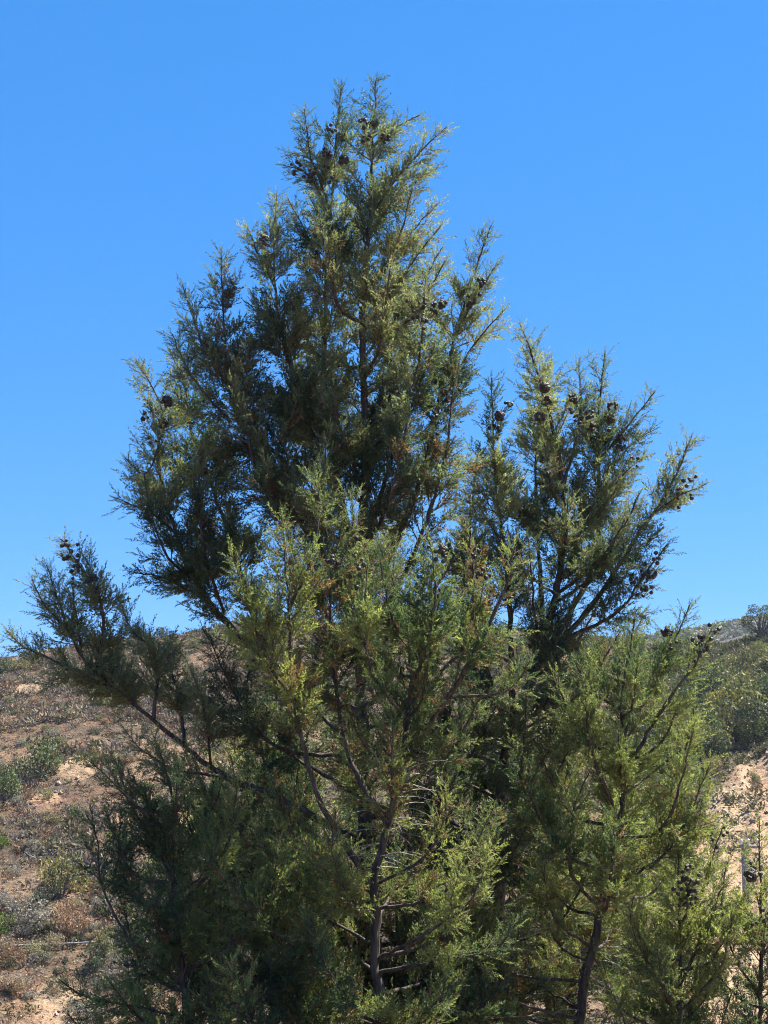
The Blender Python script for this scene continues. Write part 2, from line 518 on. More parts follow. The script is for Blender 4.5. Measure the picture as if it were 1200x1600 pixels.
class Cypress:
    def __init__(self, name, label, depth, palette, dens=1.0, origin_px=(600, 1740), seed=0):
        self.r = np.random.default_rng(seed + 1000)
        self.depth = depth
        self.palette = palette
        self.dens = dens
        base = at(origin_px[0], origin_px[1], depth)
        base[2] = ground_at(base[0], base[1]) - 0.04
        self.base = base
        self.root = empty(name, base)
        tag(self.root, label, 'tree', 'cypress trees in the clump')
        self.twigs = Tubes()
        self.sp = []          # spray placements: pos, dir, length, tone, dead
        self.l1pts = []
        self.limbs = 0
        self.axes = []

    def P(self, p):
        return at(p[0], p[1], self.depth + (p[2] if len(p) > 2 else 0.0))

    def trunk(self, pts, r0, r1, bare=0.3, Lmax=0.5, ground=True):
        w = [self.P(p) for p in pts]
        if ground:
            b = self.base
            w = [b] + w
        c = spline(w, 0.06)
        c[1:-1] += self.r.normal(size=(len(c) - 2, 3)) * 0.004
        self.trunk_c = c
        s = np.linspace(0, 1, len(c))
        rad = r1 + (r0 - r1) * (1 - s) ** 0.85
        rad[:3] *= np.array([1.5, 1.25, 1.1])
        t = Tubes()
        t.add(c, rad * (1 + 0.06 * self.r.normal(size=len(c))), 11)
        t.build('trunk', M_BARK, self.root, self.base)
        self.grow(c, bare, Lmax)
        return c

    def limb(self, pts, r0=0.016, bare=0.35, Lmax=0.42, tone=0.0, world=False, dead=0.0, dens=1.0):
        w = np.array(pts, float) if world else np.array([self.P(p) for p in pts])
        c = spline(w, 0.05)
        s = np.linspace(0, 1, len(c))
        c[1:-1] += self.r.normal(size=(len(c) - 2, 3)) * 0.0035
        rad = 0.0028 + (r0 - 0.0028) * (1 - s) ** 0.9
        rad = rad * (1 + 0.10 * np.convolve(self.r.normal(size=len(c) + 2), [0.5, 0.7, 0.5], 'valid'))
        t = Tubes()
        t.add(c, rad, 8)
        o = t.build('limb', M_BARK, self.root, self.base)
        self.limbs += 1
        self.grow(c, bare, Lmax, tone, dead, dens)
        return c

    def grow(self, c, bare, Lmax, tone=0.0, dead=0.0, dens=1.0):
        r = self.r
        seg = np.linalg.norm(np.diff(c, axis=0), axis=1)
        arc = np.concatenate([[0], np.cumsum(seg)])
        L = arc[-1]
        self.axes.append(c)
        tan = np.gradient(c, axis=0)
        tan /= np.linalg.norm(tan, axis=1, keepdims=True)
        s = bare * L
        ph = r.uniform(0, 6.28)
        ph0 = r.uniform(0, 6.28)
        while s < L - 0.02:
            tleft = L - s
            p = np.array([np.interp(s, arc, c[:, k]) for k in range(3)])
            d = unit(np.array([np.interp(s, arc, tan[:, k]) for k in range(3)]))
            ph += 2.4 + r.uniform(-0.5, 0.5)
            a = unit(np.cross(d, np.array([0.3, 0.2, 0.93]) + 0.01))
            b = np.cross(d, a)
            rad = math.cos(ph) * a + math.sin(ph) * b
            ln = min(Lmax * 0.88, 0.035 + 0.31 * tleft) * r.uniform(0.45, 1.25)
            if r.random() < 0.12 and ln < 0.3: ln *= 1.35
            ln = min(ln, 0.46)
            fade = min(1.0, (s - bare * L) / (0.25 * L + 1e-6) + 0.45)
            ln *= fade
            d0 = unit(d * r.uniform(0.55, 0.9) + rad * r.uniform(0.65, 1.0))
            gap = 0.5 + 0.5 * math.sin(s * 17.0 + ph0) * math.cos(s * 6.1 + 2 * ph0)
            if r.random() < 0.10 + 0.85 * (smooth(0.35, 0.75, gap) if tleft > 0.35 else 0.05) and ln > 0.1:
                s += 0.016
                continue
            self.branch(p, d0, ln, tone, dead if r.random() < 0.8 else 0.0, max(0.0, 1.0 - tleft / 0.45))
            s += (0.034 - 0.017 * min(1, tleft / 0.6)) * r.uniform(0.7, 1.3) / (self.dens * dens)
        # leader plumes up to the tip
        for k in range(5):
            q = L - 0.035 * k
            p = np.array([np.interp(q, arc, c[:, j]) for j in range(3)])
            d = unit(tan[-1] + r.normal(size=3) * (0.06 + 0.05 * k))
            self.sp.append((p, d, 0.055 + 0.012 * k, tone, 0.0, 1.0))

    def branch(self, p, d, ln, tone, dead, outer=0.0):
        r = self.r
        n = max(2, int(ln / 0.11) + 1)
        pts = [p]
        dd = d.copy()
        for k in range(n):
            dd = unit(dd + r.normal(size=3) * 0.10 + np.array([0, 0, 0.055]))
            pts.append(pts[-1] + dd * ln / n)
        pts = np.array(pts)
        q = np.linspace(0, 1, len(pts))
        self.twigs.add(pts, 0.0015 + 0.0045 * (1 - q) * min(1, ln / 0.4), 3)
        self.l1pts.append(pts)
        arc = q * ln
        s = ln * (0.06 if ln < 0.2 else 0.14)
        side = r.choice([-1, 1])
        while s < ln:
            pp = np.array([np.interp(s, arc, pts[:, k]) for k in range(3)])
            i = min(len(pts) - 2, int(s / ln * (len(pts) - 1)))
            t = unit(pts[i + 1] - pts[i])
            rad = unit(np.cross(t, r.normal(size=3)))
            sl = min(0.135, 0.05 + 0.5 * (ln - s)) * r.uniform(0.7, 1.2)
            dr = unit(t * 0.85 + rad * r.uniform(0.45, 0.9) + np.array([0, 0, 0.18]))
            inner = 1.0 - s / ln
            dd_ = dead if r.random() < dead * (0.35 + 0.65 * inner) else 0.0
            self.sp.append((pp, dr, sl, tone, 1.0 if dd_ > 0 else 0.0, max(outer, float(s > 0.6 * ln) * 0.8)))
            s += (0.018 + 0.008 * outer) * r.uniform(0.6, 1.4)
        self.sp.append((pts[-1], unit(pts[-1] - pts[-2]), r.uniform(0.06, 0.10), tone, 0.0, 1.0))

    def fill(self, n, s0, s1, l0, l1, az0=-180, az1=180, r0=0.012, bare=0.3, Lmax=0.36, tone=0.0, rise=0.55, dead=0.0, dens=1.0):
        """limbs leaving the trunk all round between two fractions of its length"""
        r = self.r
        c = self.trunk_c
        for k in range(n):
            f = s0 + (s1 - s0) * (k + r.uniform(0.1, 0.9)) / n
            i = int(f * (len(c) - 1))
            az = math.radians(az0 + (az1 - az0) * ((k * 0.382) % 1.0) + r.uniform(-15, 15))
            out = np.array([math.sin(az), math.cos(az), 0])
            ln = l0 + (l1 - l0) * (k + 0.5) / n
            ln *= r.uniform(0.75, 1.2)
            p = c[i]
            m = p + out * ln * 0.5 + np.array([0, 0, ln * 0.5 * rise * r.uniform(0.3, 1.0)])
            e = p + out * ln * 0.85 + np.array([0, 0, ln * (rise + r.uniform(0.0, 0.35))])
            self.limb([p, m, e], r0, bare, Lmax, tone, True, dead, dens)

    def bare_twigs(self, n, s0, s1, l0=0.15, l1=0.38):
        r = self.r
        t = Tubes()
        c = self.trunk_c
        for k in range(n):
            f = r.uniform(s0, s1)
            p = c[int(f * (len(c) - 1))]
            az = r.uniform(0, 6.28)
            d = unit(np.array([math.sin(az), math.cos(az) , r.uniform(0.1, 0.5)]))
            ln = r.uniform(l0, l1)
            pts = [p]
            for j in range(7):
                d = unit(d + np.array([0, 0, -0.11]) + r.normal(size=3) * 0.06)
                pts.append(pts[-1] + d * ln / 7)
            t.add(pts, np.linspace(0.0032, 0.0012, 8), 4)
        o = t.build('bare_twigs', M_DEAD, self.root, self.base)
        o['kind'] = 'stuff'
        o['label'] = 'pale bare dead twigs curving from the stem'

    def cones(self, spots):
        r = self.r
        pts = np.vstack(self.l1pts + self.axes)
        d = pts - EYE
        px = 600 + FPX * d[:, 0] / (d[:, 1] * CP + d[:, 2] * SP)
        py = 800 - FPX * (-d[:, 1] * SP + d[:, 2] * CP) / (d[:, 1] * CP + d[:, 2] * SP)
        for (cx, cy, n, sx, sy) in spots:
            n = int(n * 2.3)
            while n > 0:
                tx, ty = cx + r.normal() * sx, cy + r.normal() * sy
                e = np.abs(px - tx) + np.abs(py - ty)
                near = np.argpartition(e, 30)[:30]
                q = pts[near[np.argmin(pts[near, 1] + 0.10 * r.random(30))]]
                m = min(n, int(r.integers(3, 8)))
                n -= m
                got = []
                carr = pts[np.sum((pts - q) ** 2, 1) < 0.09 ** 2]
                for k in range(m):
                    for _ in range(12):
                        c = q + r.normal(size=3) * np.array([0.034, 0.022, 0.042]) + np.array([0, -0.018, 0])
                        if all(np.linalg.norm(c - g_) > 0.024 for g_ in got): break
                    j = carr[np.argmin(np.sum((carr - c) ** 2, 1))]
                    if np.linalg.norm(c - j) > 0.028: c = j + unit(c - j) * 0.028
                    got.append(c)
                    o = bpy.data.objects.new('cone', CONE_MESHES[int(r.integers(len(CONE_MESHES)))])
                    col.objects.link(o)
                    o.parent = self.root
                    o.location = (c - self.base).tolist()
                    o.rotation_euler = r.uniform(0, 6.28, 3).tolist()
                    sc_ = r.uniform(0.68, 0.98)
                    o.scale = (sc_, sc_, sc_)

    def finish(self):
        r = self.r
        tw = self.twigs.build('branchlets', M_TWIG, self.root, self.base)
        tw['kind'] = 'stuff'
        n = len(self.sp)
        pos = np.array([s[0] for s in self.sp]); dr = np.array([s[1] for s in self.sp])
        ln = np.array([s[2] for s in self.sp]); tone = np.array([s[3] for s in self.sp]); dead = np.array([s[4] for s in self.sp])
        z = dr / np.linalg.norm(dr, axis=1, keepdims=True)
        x = np.cross(z, r.normal(size=(n, 3))); x /= np.linalg.norm(x, axis=1, keepdims=True)
        y = np.cross(z, x)
        Rm = np.stack([x, y, z], -1)
        pal = np.array(self.palette)
        # light and dark clumps: colour choice follows a slow field through the crown
        fld = fbm(pos[:, 0] * 1.0 + pos[:, 1] * 0.7, pos[:, 2] + 0.3 * pos[:, 1], 0.55, 3, 12)
        pick = np.clip(((fld * 1.2 + 0.5 + tone * 0.5) + r.normal(size=n) * 0.22), 0, 0.999) * (len(pal) - 1)
        i0 = np.floor(pick).astype(int); fr = (pick - i0)[:, None]
        c0 = pal[i0] * (1 - fr) + pal[np.minimum(i0 + 1, len(pal) - 1)] * fr
        c0 = c0 * r.uniform(0.8, 1.2, (n, 1))
        brown = np.array([0.190, 0.115, 0.075]) * r.uniform(0.7, 1.2, (n, 1))
        c0 = np.where(dead[:, None] > 0, brown, c0)
        slim_ = np.array([s[5] for s in self.sp])
        var = np.where(r.random(n) < slim_, r.integers(NFULL, len(SPRAYS), n), r.integers(0, NFULL, n))
        VV, FF, CC, off = [], [], [], 0
        for k, (sv, sf, st) in enumerate(SPRAYS):
            m = np.nonzero(var == k)[0]
            if not len(m): continue
            v = np.einsum('nij,vj->nvi', Rm[m], sv) * ln[m][:, None, None] + pos[m][:, None, :]
            f = sf[None] + (np.arange(len(m)) * len(sv))[:, None, None] + off
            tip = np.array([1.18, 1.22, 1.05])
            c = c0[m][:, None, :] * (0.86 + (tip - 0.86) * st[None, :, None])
            VV.append(v.reshape(-1, 3)); FF.append(f.reshape(-1, 3)); CC.append(c.reshape(-1, 3))
            off += len(m) * len(sv)
        v = np.concatenate(VV) - self.base
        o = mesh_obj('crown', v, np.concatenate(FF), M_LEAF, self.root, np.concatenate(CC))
        print('cypress', self.root.name, 'sprays', n, 'tris', sum(len(f) for f in FF), 'limbs', self.limbs)
        return n


# cones: globes of shield-shaped scales
def cone_mesh(seed):
    import bmesh
    r = random.Random(seed)
    bm = bmesh.new()
    bmesh.ops.create_icosphere(bm, subdivisions=2, radius=0.0155)
    ctr = []
    for k in range(9):
        zz = 1 - 2 * (k + 0.5) / 9
        a = 2.4 * k + seed
        ctr.append(Vector((math.sqrt(1 - zz * zz) * math.cos(a), math.sqrt(1 - zz * zz) * math.sin(a), zz)))
    for v in bm.verts:
        n = v.co.normalized()
        ds = sorted((n.angle(c) for c in ctr))
        groove = min(1.0, (ds[1] - ds[0]) / 0.35)
        boss = max(0, 1 - ds[0] / 0.25)
        v.co = n * 0.0155 * (0.84 + 0.16 * groove + 0.16 * boss) * r.uniform(0.98, 1.02)
    me = bpy.data.meshes.new('cone')
    bm.to_mesh(me); bm.free()
    me.materials.append(M_CONE)
    return me


CONE_MESHES = [cone_mesh(k) for k in range(4)]

#        dark blue-green         mid olive            grey-olive           yellow green
PAL_BACK = [(0.052, 0.078, 0.058), (0.106, 0.130, 0.084), (0.180, 0.198, 0.122), (0.232, 0.236, 0.142)]
PAL_FRONT = [(0.054, 0.086, 0.056), (0.116, 0.146, 0.074), (0.188, 0.212, 0.094), (0.250, 0.264, 0.106)]

# ------------------------------------------------------------------ tall cypress at the back, the summit of the clump
A = Cypress('cypress_tree', 'tallest cypress of the clump, its pointed leader highest against the sky', 9.2, PAL_BACK, 1.12, (578, 1740), 1)
A.trunk([(575, 1560), (570, 1300), (565, 1080), (560, 900), (572, 720), (566, 520), (578, 320), (588, 122)], 0.055, 0.0035, 0.42, 0.50)
A.limb([(562, 960), (530, 760, 0.1), (508, 600, 0.15), (510, 440, 0.2), (520, 290, 0.2), (533, 132, 0.2)], 0.026, 0.25, 0.42)
A.limb([(560, 880), (500, 700, -0.1), (450, 560, -0.2), (428, 430, -0.2), (432, 302, -0.2)], 0.02, 0.2, 0.46, 0, False, 0.1, 1.35)
A.limb([(564, 1010), (450, 735, -0.25), (380, 670, -0.3), (354, 570, -0.3), (346, 392, -0.3)], 0.024, 0.22, 0.46, 0, False, 0.35, 1.35)
A.limb([(566, 1120), (420, 1030, 0.1), (330, 945, 0.1), (275, 835, 0.1), (247, 720, 0.1), (252, 640, 0.1), (212, 562, 0.1)], 0.028, 0.34, 0.46, 0, False, 0, 1.4)
A.limb([(420, 1030, 0.1), (345, 800, 0.25), (300, 680, 0.3), (288, 600, 0.3), (265, 545, 0.3)], 0.02, 0.12, 0.46, 0, False, 0, 1.4)
A.limb([(275, 835, 0.1), (235, 800, 0.0), (182, 778, 0.0)], 0.009, 0.1, 0.26)
A.limb([(325, 940, 0.1), (262, 905, 0.0), (200, 892, -0.1)], 0.009, 0.1, 0.26)
A.limb([(254, 690, 0.1), (225, 740, 0.0), (195, 715, -0.05)], 0.008, 0.1, 0.22)
A.limb([(354, 600, -0.3), (310, 520, -0.25), (285, 445, -0.2)], 0.010, 0.15, 0.26)
A.limb([(360, 660, -0.3), (300, 590, -0.3), (268, 520, -0.35)], 0.010, 0.15, 0.26)
A.limb([(430, 450, -0.2), (405, 400, -0.2), (385, 352, -0.2)], 0.008, 0.1, 0.2)
A.limb([(516, 330, 0.2), (485, 240, 0.15), (476, 170, 0.1)], 0.008, 0.1, 0.20)
A.limb([(516, 345, 0.2), (485, 275, 0.1), (442, 258, 0.05)], 0.008, 0.1, 0.20)
A.limb([(510, 420, 0.2), (470, 350, 0.2), (450, 310, 0.2)], 0.008, 0.1, 0.2)
A.limb([(578, 340), (620, 280, -0.1), (660, 235, -0.1), (698, 198, -0.1)], 0.009, 0.1, 0.22)
A.limb([(577, 360), (630, 300, 0.1), (684, 262, 0.15)], 0.008, 0.1, 0.20)
A.limb([(583, 230), (620, 200, 0.0), (655, 180, 0.0)], 0.006, 0.2, 0.12)
A.limb([(572, 450), (630, 380, 0.05), (683, 318, 0.1)], 0.009, 0.12, 0.22)
A.limb([(568, 520), (630, 430, -0.15), (690, 350, -0.2)], 0.010, 0.12, 0.24)
A.limb([(568, 560), (640, 470, 0.1), (690, 388, 0.1)], 0.010, 0.15, 0.24)
A.limb([(566, 960), (650, 770, 0.1), (695, 590, 0.15), (730, 460, 0.1), (768, 352, 0.1)], 0.024, 0.3, 0.40)
A.limb([(690, 620, 0.15), (740, 540, 0.1), (790, 482, 0.0)], 0.010, 0.15, 0.28)
A.limb([(715, 520, 0.1), (745, 460, 0.0), (778, 412, 0.0)], 0.008, 0.12, 0.2)
A.limb([(567, 860), (620, 690, -0.3), (655, 560, -0.4), (665, 430, -0.4)], 0.018, 0.25, 0.38)
A.limb([(567, 1000), (640, 880, -0.2), (690, 740, -0.3), (705, 640, -0.3), (712, 570, -0.3)], 0.018, 0.25, 0.38, 0, False, 0.4)
A.limb([(570, 1320), (440, 1250, -0.1), (350, 1212, -0.1), (270, 1150, -0.15), (200, 1092, -0.2), (130, 1030, -0.2), (95, 950, -0.2), (72, 882, -0.2)], 0.026, 0.60, 0.42, 0.45, False, 0.0, 1.7)
A.limb([(150, 1048, -0.2), (162, 960, -0.3), (135, 900, -0.3), (95, 842, -0.3)], 0.012, 0.05, 0.36, 0.45, False, 0, 1.6)
A.limb([(190, 1085, -0.2), (90, 1035, -0.1), (40, 1012, 0.0), (10, 984, 0.05)], 0.011, 0.12, 0.26, 0.1, False, 0, 1.2)
A.limb([(240, 1125, -0.2), (245, 1030, -0.1), (205, 985, -0.1), (188, 942, -0.1)], 0.012, 0.12, 0.34, 0.35, False, 0, 1.4)
A.limb([(290, 1165, -0.15), (275, 1070, 0.1), (255, 1010, 0.2)], 0.012, 0.1, 0.40, 0.0, False, 0.15, 1.4)
A.limb([(110, 990, -0.2), (70, 945, -0.3), (50, 905, -0.3)], 0.008, 0.05, 0.28, 0.5, False, 0, 1.6)
A.limb([(130, 1030, -0.2), (120, 970, -0.35), (112, 915, -0.4)], 0.008, 0.05, 0.30, 0.5, False, 0, 1.6)
A.limb([(170, 1070, -0.2), (140, 1060, -0.35), (105, 1040, -0.4)], 0.008, 0.05, 0.26, 0.0, False, 0, 1.4)
A.limb([(210, 1100, -0.2), (190, 1050, 0.05), (170, 1010, 0.15)], 0.009, 0.05, 0.36, 0.1, False, 0, 1.5)
A.limb([(330, 1200, -0.1), (320, 1110, -0.3), (300, 1050, -0.35)], 0.010, 0.1, 0.36, 0.1, False, 0.2, 1.2)
A.limb([(300, 900, 0.1), (262, 870, -0.2), (235, 800, -0.25), (225, 740, -0.25)], 0.010, 0.1, 0.36, 0.1, False, 0.0, 1.2)
A.limb([(350, 960, 0.1), (318, 860, -0.25), (310, 770, -0.3), (318, 690, -0.3)], 0.012, 0.1, 0.38, 0.0, False, 0.1, 1.2)
A.limb([(565, 860), (500, 720, 0.35), (460, 620, 0.45), (470, 480, 0.5)], 0.014, 0.2, 0.42, -0.2, False, 0.2)
A.limb([(567, 800), (600, 640, 0.35), (615, 520, 0.4), (625, 420, 0.4)], 0.014, 0.2, 0.42, -0.1, False, 0.1)
A.limb([(566, 1000), (520, 860, -0.5), (505, 760, -0.6), (515, 660, -0.6)], 0.013, 0.25, 0.40, -0.1, False, 0.3)
A.limb([(570, 1250), (430, 1165, 0.3), (330, 1110, 0.4), (285, 1040, 0.4)], 0.014, 0.3, 0.40, -0.1, False, 0.2, 1.2)
A.limb([(572, 1390), (430, 1330, 0.2), (330, 1260, 0.2), (300, 1180, 0.2)], 0.014, 0.35, 0.40, -0.1, False, 0.1, 1.1)
A.limb([(350, 1212, -0.1), (285, 1205, -0.3), (225, 1175, -0.35), (195, 1140, -0.35)], 0.010, 0.15, 0.32, 0.2, False, 0.0, 1.1)
A.limb([(568, 1180), (470, 1090, 0.2), (380, 1020, 0.3), (330, 990, 0.4)], 0.016, 0.25, 0.38, 0, False, 0.3)
A.fill(20, 0.40, 0.82, 0.95, 0.42, -180, 180, 0.013, 0.2, 0.40, -0.15, 0.75, 0.25)
A.limb([(560, 940), (470, 820, -0.35), (410, 760, -0.45), (385, 660, -0.5), (392, 540, -0.5)], 0.016, 0.25, 0.44, -0.1, False, 0.3, 1.2)
A.fill(16, 0.12, 0.42, 1.25, 1.0, -180, 180, 0.014, 0.25, 0.42, -0.2, 0.5, 0.3)
A.cones([(527, 240, 26, 14, 22), (490, 275, 10, 14, 10), (595, 205, 5, 8, 12), (612, 208, 4, 12, 10), (350, 465, 8, 7, 6), (348, 545, 6, 8, 8), (250, 645, 20, 9, 18), (425, 372, 6, 5, 8),
         (680, 490, 14, 16, 8), (735, 470, 10, 14, 18), (705, 635, 6, 6, 14), (82, 876, 6, 8, 5), (150, 888, 6, 8, 5), (130, 880, 4, 8, 6), (540, 880, 6, 14, 8)])
A.finish()

# ------------------------------------------------------------------ broad cypress on the right with fanned leaders
B = Cypress('cypress_tree', 'broad cypress fanning into several cone-laden leaders right of the summit', 9.5, PAL_BACK, 1.12, (770, 1740), 2)
B.trunk([(772, 1560), (782, 1350), (788, 1180), (835, 1050), (868, 930), (882, 800), (868, 690), (845, 600), (812, 505)], 0.05, 0.003, 0.52, 0.36)
B.limb([(842, 1035), (925, 890, 0.1), (935, 780, 0.15), (934, 660, 0.15), (945, 552, 0.15)], 0.024, 0.25, 0.36)
B.limb([(838, 1045), (930, 940, -0.15), (1000, 830, -0.2), (1045, 765, -0.2), (1081, 682, -0.2)], 0.022, 0.3, 0.32)
B.limb([(1015, 810, -0.2), (1060, 775, -0.3), (1105, 755, -0.35)], 0.008, 0.1, 0.2)
B.limb([(936, 720, 0.15), (985, 660, 0.1), (1023, 612, 0.05)], 0.009, 0.15, 0.22)
B.limb([(936, 760, 0.15), (980, 700, 0.2), (1022, 672, 0.25)], 0.008, 0.15, 0.2)
B.limb([(936, 800, 0.15), (975, 740, 0.0), (1012, 712, 0.0)], 0.008, 0.15, 0.2)
B.limb([(880, 760), (905, 660, 0.1), (905, 560, 0.15)], 0.011, 0.2, 0.26)
B.limb([(800, 1130), (795, 930, -0.15), (775, 760, -0.2), (768, 590, -0.2)], 0.02, 0.25, 0.36)
B.limb([(850, 1000), (840, 820, 0.25), (838, 690, 0.3), (862, 560, 0.3)], 0.018, 0.25, 0.36)
B.limb([(795, 1150), (745, 980, 0.2), (735, 830, 0.25), (745, 720, 0.25)], 0.018, 0.25, 0.38, 0, False, 0.3)
B.limb([(850, 1010), (960, 960, -0.25), (1005, 900, -0.35), (1045, 848, -0.4)], 0.014, 0.25, 0.28)
B.limb([(868, 930), (930, 880, -0.3), (975, 820, -0.4), (1000, 770, -0.4)], 0.014, 0.2, 0.30)
B.limb([(800, 1140), (880, 1060, 0.3), (960, 1020, 0.5), (1010, 960, 0.5)], 0.014, 0.25, 0.34)
B.limb([(786, 1260), (860, 1170, 0.2), (900, 1085, 0.3), (905, 1000, 0.3)], 0.014, 0.25, 0.40, -0.1, False, 0.2, 1.2)
B.limb([(784, 1350), (850, 1290, 0.3), (885, 1210, 0.3), (890, 1140, 0.3)], 0.013, 0.25, 0.40, -0.1, False, 0.2, 1.1)
B.limb([(800, 1140), (850, 1100, -0.3), (870, 1040, -0.4), (862, 970, -0.4)], 0.012, 0.2, 0.36, 0.1, False, 0.1, 1.2)
B.fill(18, 0.42, 0.80, 0.8, 0.4, -180, 180, 0.012, 0.25, 0.36, -0.1, 0.7, 0.3)
B.fill(18, 0.12, 0.45, 1.1, 0.8, -180, 180, 0.013, 0.25, 0.40, -0.2, 0.5, 0.35)
B.cones([(845, 606, 20, 13, 9), (868, 632, 16, 10, 8), (830, 640, 8, 12, 8), (940, 660, 22, 18, 10), (975, 690, 6, 10, 12), (775, 636, 8, 10, 6), (1060, 742, 8, 6, 10), (1010, 922, 18, 10, 8), (780, 650, 5, 10, 5), (955, 640, 4, 10, 6), (840, 720, 3, 5, 5)])
B.bare_twigs(30, 0.18, 0.5)
B.finish()

# ------------------------------------------------------------------ front cypress, sunlit yellow green
C = Cypress('cypress_tree', 'yellow-green cypress in front of the tallest one, forked stem with bare twigs', 8.1, PAL_FRONT, 1.2, (590, 1760), 3)
C.trunk([(598, 1590), (584, 1500), (589, 1420), (583, 1370), (604, 1300), (628, 1190), (642, 1080), (636, 980), (612, 900), (590, 838)], 0.034, 0.003, 0.60, 0.42)
C.limb([(606, 1290), (545, 1180, 0.1), (520, 1040, 0.1), (518, 920, 0.1), (535, 812, 0.1)], 0.018, 0.35, 0.38, 0.1, False, 0.6)
C.limb([(630, 1180), (700, 1090, -0.1), (745, 1010, -0.2), (785, 930, -0.2), (806, 848, -0.2)], 0.018, 0.35, 0.40, 0.3, False, 0.2)
C.limb([(640, 1090), (670, 990, -0.3), (680, 900, -0.3), (668, 830, -0.3)], 0.012, 0.25, 0.36, 0.3)
C.limb([(590, 1400), (500, 1250, -0.1), (462, 1100, -0.2), (450, 940, -0.2), (440, 795, -0.1)], 0.018, 0.42, 0.36, 0.1, False, 0.4, 0.9)
C.limb([(462, 1100, -0.2), (410, 1020, -0.3), (380, 920, -0.3), (360, 860, -0.3)], 0.010, 0.2, 0.30, 0.1)
C.limb([(450, 960, -0.2), (490, 860, -0.25), (500, 780, -0.2), (480, 735, -0.2)], 0.008, 0.2, 0.24, 0.2)
C.limb([(640, 1100), (730, 1000, 0.15), (740, 900, 0.2), (725, 810, 0.2)], 0.013, 0.25, 0.36, 0.1, False, 0.6)
C.limb([(590, 1500), (680, 1450, -0.35), (740, 1400, -0.45), (770, 1310, -0.45)], 0.012, 0.5, 0.20, 0.5)
C.limb([(740, 1400, -0.45), (705, 1420, -0.5), (718, 1350, -0.5)], 0.006, 0.1, 0.14, 0.5)
C.limb([(590, 1520), (690, 1500, -0.3), (780, 1480, -0.4), (800, 1440, -0.4)], 0.012, 0.4, 0.28, 0.2)
C.limb([(700, 1090, -0.1), (790, 1080, -0.3), (830, 1030, -0.35)], 0.008, 0.4, 0.24, 0.5)
C.limb([(640, 1130), (580, 1050, -0.35), (570, 960, -0.4), (575, 880, -0.4)], 0.011, 0.25, 0.34, 0.2)
C.fill(10, 0.52, 0.92, 0.6, 0.3, -180, 180, 0.010, 0.2, 0.34, 0.1, 0.8, 0.45)
C.limb([(590, 1600), (545, 1565, -0.3), (505, 1500, -0.4), (480, 1430, -0.4)], 0.010, 0.15, 0.34, -0.1, False, 0.1, 1.2)
C.limb([(592, 1640), (640, 1600, -0.3), (690, 1555, -0.4), (700, 1490, -0.4)], 0.010, 0.15, 0.34, 0.0, False, 0.1, 1.2)
C.limb([(588, 1440), (545, 1400, -0.25), (520, 1330, -0.3), (525, 1260, -0.3)], 0.010, 0.2, 0.34, 0.0, False, 0.3, 1.1)
C.limb([(592, 1380), (650, 1350, -0.2), (690, 1300, -0.25), (700, 1230, -0.25)], 0.010, 0.25, 0.34, 0.1, False, 0.3, 1.1)
C.fill(15, 0.08, 0.46, 1.2, 0.9, -120, 120, 0.010, 0.14, 0.38, -0.2, 0.6, 0.3)
C.bare_twigs(46, 0.46, 0.68)
C.cones([(520, 880, 6, 10, 10), (700, 870, 6, 20, 10), (770, 860, 5, 20, 8)])
C.finish()

# ------------------------------------------------------------------ leaning cypress on the right
D = Cypress('cypress_tree', 'cypress whose dark stem leans right, low below the fanned leaders', 8.7, PAL_FRONT, 1.15, (890, 1760), 4)
D.trunk([(908, 1580), (928, 1470), (948, 1380), (968, 1290), (976, 1190), (972, 1090), (985, 1010), (992, 960)], 0.034, 0.003, 0.45, 0.40)
D.limb([(974, 1210), (1040, 1100, -0.1), (1085, 1040, -0.15), (1112, 982, -0.2)], 0.014, 0.3, 0.28, 0.1)
D.limb([(974, 1150), (1030, 1060, 0.15), (1055, 1000, 0.2), (1078, 945, 0.2)], 0.012, 0.25, 0.26, 0.1)
D.limb([(970, 1280), (930, 1190, -0.2), (915, 1090, -0.25), (930, 1010, -0.25)], 0.013, 0.25, 0.34, 0.0)
D.limb([(940, 1420), (890, 1360, -0.3), (895, 1270, -0.4), (925, 1195, -0.4)], 0.012, 0.35, 0.26, 0.5)
D.limb([(925, 1480), (870, 1440, -0.3), (850, 1370, -0.4), (870, 1300, -0.4)], 0.011, 0.35, 0.26, 0.3)
D.limb([(948, 1385), (1005, 1360, -0.1), (1040, 1330, -0.15), (1065, 1240, -0.2)], 0.010, 0.5, 0.22, 0.3)
D.limb([(972, 1240), (1030, 1200, 0.2), (1070, 1160, 0.3), (1085, 1100, 0.3)], 0.011, 0.3, 0.30, 0.1)
D.limb([(945, 1400), (1010, 1400, 0.3), (1050, 1360, 0.5), (1070, 1300, 0.5)], 0.010, 0.5, 0.28, 0.1)
D.fill(15, 0.40, 0.85, 0.75, 0.35, -180, 180, 0.011, 0.22, 0.34, 0.0, 0.7, 0.2)
D.fill(14, 0.08, 0.36, 1.0, 0.75, -110, 40, 0.010, 0.4, 0.30, -0.1, 0.35, 0.3)
D.bare_twigs(24, 0.22, 0.5)
D.cones([(1055, 985, 6, 8, 5), (1112, 994, 7, 8, 5), (1050, 1000, 3, 10, 6)])
D.finish()

